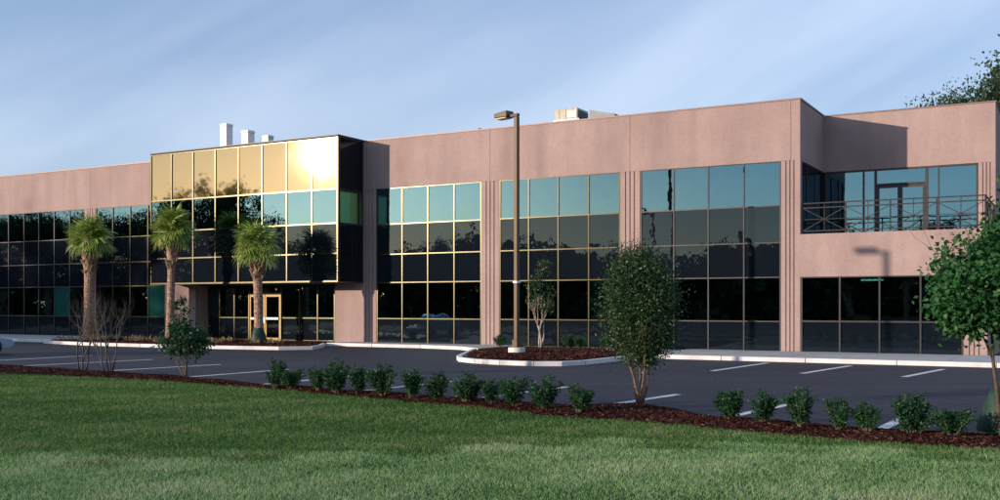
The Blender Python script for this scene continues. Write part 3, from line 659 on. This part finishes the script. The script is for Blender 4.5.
mb = MB(); mb.v = [(.86, -.5, 1.80), (2.2, -.5, 1.50), (2.2, .5, 1.50), (.86, .5, 1.80), (.86, -.5, 1.3), (2.2, -.5, 1.3), (2.2, .5, 1.3), (.86, .5, 1.3)]
mb.f = [(0, 1, 2, 3), (7, 6, 5, 4), (4, 5, 1, 0), (5, 6, 2, 1), (6, 7, 3, 2), (7, 4, 0, 3)]; mb.build('hood', M['grey_metal'], ac).location = (0, 0, .35)
MB().box(1.0, 1.1, -.4, .4, 0, 1.3).box(2.0, 2.1, -.4, .4, 0, 1.3).build('hood_leg', M['grey_metal'], ac)
for z_ in (1.62, 1.72, 1.82, 1.92, 2.02, 2.12): MB().box(.301, .325, -.43, .58, z_, z_ + .03).build('slat', M['frame_dark'], ac)
for x_ in (-.75, -.38, 0.0): MB().box(x_, x_ + .02, -.565, -.551, 1.80, 2.30).build('seam', M['grey_metal'], ac)
MB().box(-.32, .20, -.57, -.551, 1.86, 2.2).build('access_panel', M['white_metal'], ac)
vp = empty('roof_vent', rooftop(17.5, 5), FRZ); tag(vp, 'tiny dark vent pipe on the roof left of the lamp post head', 'vent')
MB().tube([(0, 0, 0), (0, 0, 1.6)], .05, 8).build('pipe', M['grey_metal'], vp); MB().tube([(0, 0, 1.6), (0, 0, 1.75)], .09, 8).build('cap', M['grey_metal'], vp)

# ------------------------------------------------------------------ LAMP POST
lp = empty('street_lamp', W(8.21, -8.11, 0.20), FRZ - R(14)); tag(lp, 'tall bronze lamp post with box head on a round concrete foot in the island', 'street lamp')
MB().tube([(0, 0, 0), (0, 0, .22)], .31, 28).build('footing', M['kerb'], lp, bevel=.02)
MB().box(-.15, .15, -.15, .15, .221, .26).build('base_plate', M['pole'], lp)
MB().box(-.12, .12, -.12, .12, .261, .50).build('base_cover', M['pole'], lp, bevel=.01)
MB().box(-.075, .075, -.075, .075, .501, 8.55).build('pole', M['pole'], lp, bevel=.008)
MB().box(-.10, .10, -.10, .10, 2.55, 2.62).build('band', M['sign'], lp)
MB().box(-.32, .095, -.06, .06, 8.56, 8.67).build('arm', M['frame_dark'], lp, bevel=.01)
hd = MB(); hd.v = [(-.33, -.2, 8.57), (-.33, .2, 8.57), (-.33, .2, 8.81), (-.33, -.2, 8.81), (-.95, -.2, 8.60), (-.95, .2, 8.60), (-.95, .2, 8.75), (-.95, -.2, 8.75)]
hd.f = [(0, 1, 2, 3), (7, 6, 5, 4), (0, 4, 5, 1), (1, 5, 6, 2), (2, 6, 7, 3), (3, 7, 4, 0)]
h_ = hd.build('lamp_head', M['pole'], lp, bevel=.02); MB().box(-.90, -.4, -.16, .16, 8.545, 8.58).build('lens', M['lens'], h_)

def dup_tree(o, parent=None):
    c = o.copy(); C.objects.link(c); c.parent = parent
    for ch in list(o.children): dup_tree(ch, c)
    return c
lp2 = dup_tree(lp); lp2.location = W(15.6, -24.4, -0.25); lp2['label'] = 'second bronze lamp post in the long mulch bed, out of view, known by its shadow on the wall under the balcony'
lp['group'] = lp2['group'] = 'lamp posts of the parking lot'
lp2['label'] = 'lamp post in the mulch bed whose shadow falls on the wall under the balcony'

# ------------------------------------------------------------------ VEGETATION
def broadleaf(name, loc, stems, trunk_m, leaf_m, blobs, nleaf, size, label, cat, depth=3, length=0.9, r0=0.04, spread=0.55, up=0.4, out_bias=0.55, group=None, droop=0.1, lean=0.25, aspect=0.5, tri=False, fill=0.35, kids=(2, 3)):
    """multi-stem woody plant; blobs = list of ((x, y, z), (rx, ry, rz), weight) crown volumes in local metres"""
    root = empty(name, loc); tag(root, label, cat, group)
    mb = MB(); tips = []
    for i in range(stems):
        a = 2 * math.pi * i / max(1, stems) + random.uniform(-.4, .4); d = Vector((math.cos(a) * lean, math.sin(a) * lean, 1)) if stems > 1 else Vector((0, 0, 1))
        off = Vector((math.cos(a) * r0 * 1.2, math.sin(a) * r0 * 1.2, -0.05)) if stems > 1 else Vector((0, 0, -.05))
        grow(mb, off, d, length, r0, depth, spread, up, tips, 4, 7, kids)
    mb.build('trunk', trunk_m, root, smooth=True)
    cen, outs, cl = [], [], []
    wt = np.array([b_[2] for b_ in blobs], float); wt /= wt.sum()
    for (c_, r_, _), w_ in zip(blobs, wt):
        k = int(nleaf * w_); nc = max(6, int(k / 38))
        cc = rand_dirs(nc) * (rng.uniform(fill, 1.0, nc) ** 0.6)[:, None]; cc = cc * np.array(r_) + np.array(c_)
        idx = rng.integers(0, nc, k); rr = float(np.mean(r_)) * 0.20
        p = cc[idx] + rng.normal(0, rr, (k, 3)); cen.append(p); o_ = (p - np.array(c_)) / np.array(r_); outs.append(o_ / (np.linalg.norm(o_, axis=1)[:, None] + .05)); cl.append(rng.uniform(0, 1, nc)[idx])
    cen = np.vstack(cen); outs = np.vstack(outs); cl = np.concatenate(cl)
    fast_mesh('crown', leaf_verts(cen, size, aspect, outs * out_bias, droop), None, 4, leaf_m, tints(len(cen), cl), root)
    return root
# crape-type tree in the bed, egg-shaped dense crown
broadleaf('small_tree', W(-2.28, -22.6, .12), 5, M['bark'], M['wax'],
    [((0, 0, 1.80), (.62, .62, 1.0), 4.2), ((-.06, 0, 2.42), (.40, .40, .50), 1.2), ((.06, 0, 1.25), (.52, .5, .52), 1.5), ((-.26, 0, 2.0), (.34, .36, .5), .8), ((.30, 0, 1.85), (.34, .36, .6), .8)],
    46000, .050, 'dense egg-shaped young tree on pale stems in the mulch before the lot', 'tree', 3, .75, .032, .38, .5, lean=.28)
# leafy tree at the right edge
broadleaf('young_tree', W(-8.50, -24.45, .1), 1, M['dark_bark'], M['maple'],
    [((-.34, 0, 2.08), (.60, .6, .62), 3.2), ((.3, .1, 2.3), (.65, .7, .7), 2.6), ((-.55, 0, 1.75), (.32, .35, .28), .7), ((.08, 0, 2.75), (.26, .5, .40), .8), ((.32, 0, 3.3), (.25, .45, .55), 1.0), ((.35, 0, 1.6), (.45, .5, .35), .9)],
    14000, .085, 'bright green leafy young tree cut off by the right edge of the photo', 'tree', 3, 1.5, .035, .35, .6, lean=0, aspect=.62)
# dark loose shrub left
broadleaf('tall_shrub', W(10.95, -21.3, .08), 4, M['bark'], M['hedge'],
    [((0, 0, .95), (.52, .5, .45), 2.0), ((-.1, 0, 1.45), (.28, .3, .40), 1.0), ((.35, 0, .75), (.36, .35, .22), .8), ((-.42, 0, .85), (.32, .3, .30), .7), ((-.15, 0, 1.9), (.12, .12, .2), .2)],
    3600, .09, 'dark glossy leafed tall shrub in front of the palm bed, left of the entrance', 'shrub', 2, .5, .022, .5, .5, lean=.35)
# thin island tree
broadleaf('thin_tree', W(9.9, -2.9, .25), 4, M['pale_bark'], M['wax'],
    [((0, 0, 2.35), (.55, .5, .9), 2), ((.1, 0, 3.1), (.4, .4, .5), .8), ((.3, 0, 1.8), (.4, .4, .4), .5)],
    1500, .09, 'thin young tree with pale forked stems on the island beside the lamp post', 'tree', 3, .95, .045, .35, .5, lean=.18)
# bare crape myrtles
def bare(loc, stems, h_, label, seed, lean):
    random.seed(seed); root = empty('bare_tree', loc); tag(root, label, 'tree', 'leafless trees in the mulch bed'); mb = MB()
    for i in range(stems):
        a = 2 * math.pi * i / stems + random.uniform(-.5, .5)
        grow(mb, Vector((math.cos(a) * .1, math.sin(a) * .04, -.05)), Vector((math.cos(a) * lean, math.sin(a) * .2, 1)), h_ * .54, .028, 5, .50, .55, None, 4, 5, (2, 3), .64)
    mb.build('branches', M['twig'], root, smooth=True)
bare(W(15.45, -20.9, .08), 4, 1.8, 'leafless small tree, left one of two bare ones in front of the leftmost palm', 3, .35)
bare(W(14.3, -20.95, .08), 5, 1.75, 'leafless small tree, right one of two bare ones, between left and middle palms', 12, .38)
random.seed(21)
# watering bags
def bag(loc, r, h_, label):
    mb = MB(); k = 14; prof = [(1.0, 0), (1.06, .15), (.92, .45), (.62, .8), (.35, 1.0)]
    for f_, z in prof:
        for j in range(k):
            a = 2 * math.pi * j / k; rr = r * f_ * (1 + .12 * math.sin(3 * a + z * 4) + .06 * math.sin(7 * a)); mb.v.append((rr * math.cos(a), rr * math.sin(a), z * h_))
    for i in range(len(prof) - 1):
        for j in range(k): a = i * k + j; b_ = i * k + (j + 1) % k; mb.f.append((a, b_, b_ + k, a + k))
    mb.f.append(tuple((len(prof) - 1) * k + j for j in range(k)))
    o = mb.build('watering_bag', M['bag'], smooth=True); o.location = loc; tag(o, label, 'watering bag'); return o
bag(W(-8.45, -24.15, .1), .27, .66, 'dark green slow release watering bag zipped around the right edge tree trunk')
# front row shrubs
def shrub_meshes(seed, h_=0.6):
    random.seed(seed); mb = MB(); cen = []; outs = []; cl = []
    for i in range(15):
        a = random.uniform(0, 6.28); l = random.uniform(.05, .62); d = Vector((math.cos(a) * l, math.sin(a) * l, 1)).normalized(); L_ = h_ * random.uniform(.72, 1.02) * (1.06 - .35 * l)
        pts = [Vector((math.cos(a) * .03, math.sin(a) * .03, -.03))]
        for s_ in range(5): pts.append(pts[-1] + (d + Vector((random.gauss(0, .1), random.gauss(0, .1), .05 * s_))).normalized() * L_ / 5)
        mb.tube(pts, [.009, .008, .007, .006, .004, .003], 4)
        tc_ = random.random()
        for j in range(130):
            t = random.uniform(.14, 1) ** .8 * 5; q = int(min(4, t)); p = pts[q].lerp(pts[q + 1], t - q); cen.append(p + Vector((random.gauss(0, .032), random.gauss(0, .032), random.gauss(0, .02)))); outs.append((d.x * .5, d.y * .5, .9)); cl.append(tc_)
    st = mb.build('stems', M['bark']); C.objects.unlink(st)
    cen = np.array([tuple(c_) for c_ in cen]); lf = fast_mesh('foliage', leaf_verts(cen, .054, .45, np.array(outs) * .7), None, 4, M['hedge'], tints(len(cen), np.array(cl)), False)
    return st.data, lf.data
SV = [shrub_meshes(s_) for s_ in (1, 2, 3, 4, 5, 6)]
bushes = [(269, 6.23, -23.05, .60), (293, 5.76, -23.0, .50), (313, 4.95, -23.1, .50), (336, 4.36, -23.2, .64), (358, 3.65, -23.35, .58), (381, 2.95, -23.45, .63), (407, 2.18, -23.55, .61), (436, 1.51, -23.6, .55),
          (465, .69, -23.85, .59), (492, .14, -23.85, .42), (517, -.45, -24.0, .62), (547, -1.18, -24.2, .60), (579, -1.98, -24.5, .50), (736, -4.64, -24.4, .53), (765, -5.2, -24.6, .50), (804, -5.82, -24.7, .56),
          (841, -6.39, -24.8, .49), (871, -6.82, -24.85, .42), (917, -7.45, -24.95, .55), (958, -7.97, -24.9, .48)]
bl = ['leftmost shrub of the long row in front of the entrance door', 'second shrub from the left end of the row, low and narrow', 'third shrub from the left end, short beside a taller one', 'tall upright shrub, fourth from the left end of the row',
      'fifth shrub from the left end of the row, in front of the pale wall pier', 'sixth shrub from the left end, tall, below the first lit window bay', 'seventh shrub from the left, below the middle of the first window bay', 'eighth shrub from the left, below the right end of the first window bay',
      'shrub left of the lamp post with a loose leaning top, ninth from the left', 'low squat shrub just left of the lamp post', 'tall shrub directly below the lamp post', 'broad shrub just right of the lamp post, second last before the gap', 'leaning shrub at the right end of the long row, left of the egg-shaped tree',
      'first shrub right of the egg-shaped tree', 'second shrub right of the egg-shaped tree, touching the first', 'third shrub right of the egg-shaped tree, at the corner pier', 'fourth shrub right of the egg-shaped tree, below the lower window', 'smallest shrub of the right-hand group', 'taller shrub second from the young tree on the right', 'wide shrub right beside the green watering bag']
for i, ((px, u_, v_, h_), lab) in enumerate(zip(bushes, bl)):
    sm, lm = SV[(i * 5 + i // 3) % 6]; r_ = empty('shrub', W(u_ + .08, v_, .09), random.uniform(0, 6.28)); k = h_ / .6; kx = k * random.uniform(1.05, 1.32); r_.scale = (kx, kx * random.uniform(.85, 1.1), k * random.uniform(.94, 1.12)); r_.rotation_euler = (random.gauss(0, .06), random.gauss(0, .06), r_.rotation_euler.z)
    tag(r_, lab, 'shrub', 'small green shrubs planted in a row along the mulch bed')
    for nme, me in (('stems', sm), ('foliage', lm)): link(bpy.data.objects.new(nme, me), r_)
# small round shrubs and groundcover on the islands
for i, (u_, v_, k, lab) in enumerate(((12.0, -2.6, .75, 'small round shrub on the island left of the lamp post foot'), (8.9, -2.3, .85, 'small dark shrub on the island right of the thin tree'), (8.3, -2.6, .75, 'second dark shrub on the island right of the thin tree'), (7.1, -2.6, .9, 'dark island shrub half hidden by the egg-shaped tree'))):
    sm, lm = SV[i]; r_ = empty('island_shrub', W(u_, v_, .2), i * 1.3); r_.scale = (k * 1.5, k * 1.5, k * 1.1); tag(r_, lab, 'shrub', 'low shrubs on the lamp island')
    for nme, me in (('stems', sm), ('foliage', lm)): link(bpy.data.objects.new(nme, me), r_)
cen = []; 
for i in range(60):
    u_ = random.uniform(22.5, 36); v_ = random.uniform(-6.3, -3.2); c_ = W(u_, v_, .20); k = random.randint(14, 26)
    for j in range(k): cen.append((c_.x + random.gauss(0, .12), c_.y + random.gauss(0, .12), c_.z + abs(random.gauss(0, .05))))
cen = np.array(cen); up_ = np.tile(np.array([0, 0, 1.0]), (len(cen), 1))
tag(fast_mesh('ground_cover', leaf_verts(cen, .20, .22, up_), None, 4, M['dry'], tints(len(cen))), 'low straw coloured ground cover tufts in the palm bed', 'ground cover', kind='stuff')

# palms: each frond a part
def frond_mesh(seed, droop, L_=.78, m=None):
    random.seed(seed); mb = MB(); nb = 19; pet = .52
    pts = [Vector((0, 0, 0)), Vector((pet * .5, 0, .03)), Vector((pet, 0, 0))]
    mb.tube(pts, [.02, .015, .012], 4)
    base = Vector((pet, 0, 0)); tv = []
    for i in range(nb):
        a = (i / (nb - 1) - .5) * R(215) + random.gauss(0, .06); l = L_ * (.65 + .35 * math.cos(a * .8)) * random.uniform(.85, 1.08); d = Vector((math.cos(a), math.sin(a), 0)); s_ = Vector((-d.y, d.x, 0)); n0 = len(mb.v)
        p = [base + d * .02, base + d * l * .5 + Vector((0, 0, .05 - droop * l * .12)), base + d * l * .8 + Vector((0, 0, -droop * l * .38)), base + d * l * .97 + Vector((0, 0, -droop * l * .78))]
        for q, wd in zip(p, (.008, .024, .018, .002)): mb.v += [tuple(q - s_ * wd), tuple(q + s_ * wd + Vector((0, 0, .012)))]
        for q in range(3): mb.f.append((n0 + q * 2, n0 + q * 2 + 1, n0 + q * 2 + 3, n0 + q * 2 + 2))
    o = mb.build('frond', m); C.objects.unlink(o); me = o.data
    at = me.attributes.new('tint', 'FLOAT', 'POINT'); bt = random.uniform(.1, .9); at.data.foreach_set('value', [min(1, max(0, bt + random.uniform(-.2, .2))) for _ in me.vertices])
    return me
FM = [frond_mesh(s_, .22 + .13 * (s_ % 5), .74 + .03 * (s_ % 4), M['palm']) for s_ in range(1, 11)]
FD = [frond_mesh(s_, 1.1, .62, M['dry']) for s_ in (31, 32)]
def palm(loc, th, tr, label, seed, lean, cs):
    """th = trunk height to the crown base, tr = trunk radius"""
    random.seed(seed); root = empty('palm_tree', loc); tag(root, label, 'palm tree', 'cabbage palms in front of the office building')
    mb = MB(); k = 14; n = 34; pts = []; rad = []
    for i in range(n):
        t = i / (n - 1); x = lean * t ** 1.5; z = th * t
        r_ = tr * (1.12 - .25 * min(1, t * 4)) if t < .25 else tr * (.87 + .02 * math.sin(t * 40))
        if t > .72: r_ = tr * (.87 + .75 * ((t - .72) / .28) ** .8)
        pts.append((x, .3 * x, z)); rad.append(r_ * (1 + .05 * (i % 2)))
    mb.tube(pts, rad, k); mb.build('trunk', M['palm_trunk'], root, smooth=False)
    # criss-cross cut leaf bases (boots)
    bt = MB()
    for i in range(54):
        t = random.uniform(.70, 1.0); a = random.uniform(0, 6.28); c_ = Vector((lean * t ** 1.5, .3 * lean * t ** 1.5, th * t)); d = Vector((math.cos(a), math.sin(a), 0)); r_ = tr * (.9 + .65 * max(0, (t - .72) / .28))
        bt.bar(c_ + d * r_ * .85 + Vector((0, 0, -.16)), c_ + d * (r_ + .11) + Vector((-d.y * random.uniform(-.12, .12), d.x * random.uniform(-.12, .12), .14)), .085, .035)
    bo = bt.build('leaf_bases', M['dry'], root); bo['kind'] = 'stuff'; me = bo.data; at = me.attributes.new('tint', 'FLOAT', 'POINT'); at.data.foreach_set('value', [random.uniform(0, 1) for _ in me.vertices])
    top = Vector((lean, .3 * lean, th)); nf = 76
    for i in range(nf):
        t = (i + .5) / nf; el = R(85) - t * R(120) + random.gauss(0, .1); az = i * 2.39996 + random.gauss(0, .15)
        f_ = bpy.data.objects.new('frond', random.choice(FM)); link(f_, root)
        f_.location = top + Vector((0, 0, .05 + .28 * (1 - t))); f_.rotation_euler = (random.gauss(0, .35), -el, az); k2 = cs * random.uniform(.78, 1.15); f_.scale = (k2, k2, k2)
    for i in range(7):
        f_ = bpy.data.objects.new('dead_frond', random.choice(FD)); link(f_, root); f_['label'] = 'dry brown frond hanging under the crown'
        f_.location = top + Vector((0, 0, -.1)); f_.rotation_euler = (random.gauss(0, .3), R(62 + random.uniform(0, 22)), random.uniform(0, 6.28)); f_.scale = (.6 * cs,) * 3
    return root
def at_px(px, v, z):       # point of the vertical plane v at a picture column, used once to read positions off the survey
    t = (px - 500) / 1024.0; u_ = (X0 + v * SA - t * (Y0 + v * CA)) / (CA + t * SA); return W(u_, v, z)
palm(at_px(89, -4.2, .17), 5.0, .30, 'leftmost palm, thick trunk with peeling leaf bases, beside the bare trees', 5, .05, 1.0)
palm(at_px(170, -4.2, .17), 5.3, .21, 'middle palm with slender reddish trunk, its crown highest of the three', 6, .12, .96)
palm(at_px(259, -4.2, .17), 4.30, .235, 'rightmost palm beside the entrance door with green watering bag at its foot', 7, -.10, .98)
bag(at_px(258.5, -4.25, .17), .34, .85, 'green watering bag wrapped round the foot of the palm by the door')

# large trees: behind the building and across the road behind the viewer (they show in the glass)
def big_tree_mesh(seed, n=5200, size=.34):
    random.seed(seed); mb = MB(); tips = grow(mb, (0, 0, -.2), (0, 0, 1), 4.0, .30, 3, .75, .3, None, 4, 7, (3, 4), .66)
    tr = mb.build('trunk', M['bark'], smooth=True); C.objects.unlink(tr)
    P = np.array([tuple(t_[0]) for t_ in tips]); extra = rand_dirs(26) * np.array([2.9, 2.9, 2.4]) * rng.uniform(.5, 1, 26)[:, None] + np.array([0, 0, 7.6]); cc = np.vstack([P, extra])
    idx = rng.integers(0, len(cc), n); cen = cc[idx] + rng.normal(0, .42, (n, 3)); cl = rng.uniform(0, 1, len(cc))[idx]
    o_ = cen - np.array([0, 0, 6.5]); o_ /= np.linalg.norm(o_, axis=1)[:, None]
    lf = fast_mesh('crown', leaf_verts(cen, size, .6, o_ * .5), None, 4, M['oak'], tints(n, cl), False)
    zz = cen[:, 2].max(); return tr.data, lf.data, zz
BT = [big_tree_mesh(s_) for s_ in (41, 42, 43, 44)] + [big_tree_mesh(s_, 60000, .14) for s_ in (42, 43)]
def big_tree(loc, height, label, group, i, wide=1.0, rz=0.0):
    tm, lm, zz = BT[i]; r_ = empty('broadleaf_tree', loc, rz); k = height / zz; r_.scale = (k * wide, k * wide, k); tag(r_, label, 'tree', group)
    for nme, me in (('trunk', tm), ('crown', lm)): link(bpy.data.objects.new(nme, me), r_)
    return r_
far = big_tree(at_px(1006, 34, -.1), 17.7, 'dark tree crown showing over the roof at the right corner of the building', None, 4, .82, 1.0)
far2 = big_tree(at_px(1080, 38, -.1), 21.2, 'taller dark tree crown at the top right edge of the photo behind the building', None, 5, 1.0, 2.0)
# mirror positions: column, height in picture, distance beyond the glass
def mir(px, py, d):
    t = (px - 500) / 1024.0; u_ = (X0 + d * SA - t * (Y0 + d * CA)) / (CA + t * SA); P = W(u_, d); z = 1.93 - (py - 305.6) * P.y / 1024.0
    return W(u_, -d, -.1), z
for i, (px, py, d, wd) in enumerate([(-260, 240, 85, 1.3), (-150, 225, 80, 1.3), (-40, 212, 90, 1.3), (0, 208, 88, 1.1), (40, 205, 84, 1.2), (75, 214, 95, 1.1), (105, 207, 88, 1.1), (135, 212, 92, .9), (163, 204, 82, .85), (222, 176, 74, .74), (266, 182, 70, .70), (318, 240, 128, 1.3), (375, 250, 128, 1.4), (440, 229, 124, 1.0), (505, 244, 128, 1.3),
        (560, 242, 126, 1.3), (618, 238, 122, 1.1), (665, 250, 122, 1.4), (730, 262, 122, 1.4), (790, 258, 120, 1.4), (850, 240, 80, 1.2), (905, 215, 66, 1.0), (945, 208, 62, 1.0), (1010, 225, 74, 1.3), (1090, 225, 80, 1.3)]):
    P, z = mir(px, py, d)
    big_tree(P, z, 'broadleaf tree behind the viewer, seen only as a dark reflection in the window glass', 'trees across the road mirrored in the windows', i % 4, wd, i * 1.1)

# the wood beyond those trees, one dark mass
cc = []
for px in range(-420, 1320, 5):
    hy = 256 + 10 * math.sin(px * .021) + 8 * math.sin(px * .057 + 1) + random.uniform(-5, 5); d_ = 101 + 4 * math.sin(px * .03); P, z = mir(px, hy, d_)
    for k_ in range(9): cc.append((P.x + random.gauss(0, .8), P.y + random.gauss(0, 1.5), (k_ + random.random()) / 9 * z))
cc = np.array(cc); idx = rng.integers(0, len(cc), 90000); cen = cc[idx] + rng.normal(0, .75, (90000, 3)); cen[:, 2] = np.maximum(cen[:, 2], .1)
tag(fast_mesh('woodland', leaf_verts(cen, 1.15, .85), None, 4, M['oak'], tints(90000, rng.uniform(0, 1, len(cc))[idx])), 'far dark wood behind the viewer mirrored along the foot of the windows', 'woodland', kind='stuff')

# ------------------------------------------------------------------ PARKED CAR (only its nose is in view at the left edge)
car = empty('parked_car', W(28.2, -16.9, 0), FRZ + R(90)); tag(car, 'pale blue parked car with only its front corner showing at the left edge', 'car')
def car_body():
    prof = [(-2.2, .28), (2.15, .26), (2.28, .36), (2.27, .50), (2.15, .60), (1.2, .74), (.95, .80), (.30, 1.22), (-.2, 1.36), (-1.0, 1.34), (-1.65, .98), (-2.15, .92), (-2.28, .6)]
    mb = MB(); k = len(prof)
    for sx, f_ in ((-.84, .0), (-.80, 1), (.80, 1), (.84, .0)):
        for (x, z) in prof:
            y = sx; 
            if z > .85: y = sx * (1 - .22 * (z - .85) / .5)
            xx = x * (.97 if abs(sx) > .82 else 1.0); mb.v.append((xx, y, z))
    for s_ in range(3):
        for i in range(k): j = (i + 1) % k; a = s_ * k; mb.f.append((a + i, a + k + i, a + k + j, a + j))
    mb.f.append(tuple(range(k))); mb.f.append(tuple(3 * k + i for i in reversed(range(k))))
    return mb.build('body', M['car_paint'], car, bevel=.02)
body = car_body()
for sx in (-1, 1):
    y = sx * .815
    mb = MB(); mb.v = [(.85, y * 1.0, .86), (.28, y * .93, 1.18), (-.2, y * .90, 1.30), (-.95, y * .90, 1.28), (-1.45, y * .985, .95)]; mb.v += [(x, yy * 1.015, z) for x, yy, z in mb.v]
    mb.f = [(0, 1, 2, 3, 4), (9, 8, 7, 6, 5), (0, 5, 6, 1), (1, 6, 7, 2), (2, 7, 8, 3), (3, 8, 9, 4), (4, 9, 5, 0)]; mb.build('side_window', M['car_glass'], car)
    MB().tube([(2.12, sx * .55, .52), (2.30, sx * .55, .50)], [.13, .11], 12).build('headlight', M['lamp_white'], car)
    for x in (1.38, -1.4):
        wh = MB().tube([(x, sx * .66, .31), (x, sx * .86, .31)], .31, 24).build('wheel', M['tyre'], car)
        MB().tube([(x, sx * .861, .31), (x, sx * .875, .31)], .19, 18).build('rim', M['rim'], wh)
mb = MB(); mb.v = [(.98, -.68, .83), (.98, .68, .83), (.36, .60, 1.21), (.36, -.60, 1.21)]; mb.v += [(x + .02, y, z + .02) for x, y, z in mb.v]; mb.f = [(3, 2, 1, 0), (4, 5, 6, 7), (0, 1, 5, 4), (1, 2, 6, 5), (2, 3, 7, 6), (3, 0, 4, 7)]
mb.build('windscreen', M['car_glass'], car)
MB().box(2.2, 2.30, -.72, .72, .30, .42).build('bumper', M['car_paint'], car, bevel=.02)
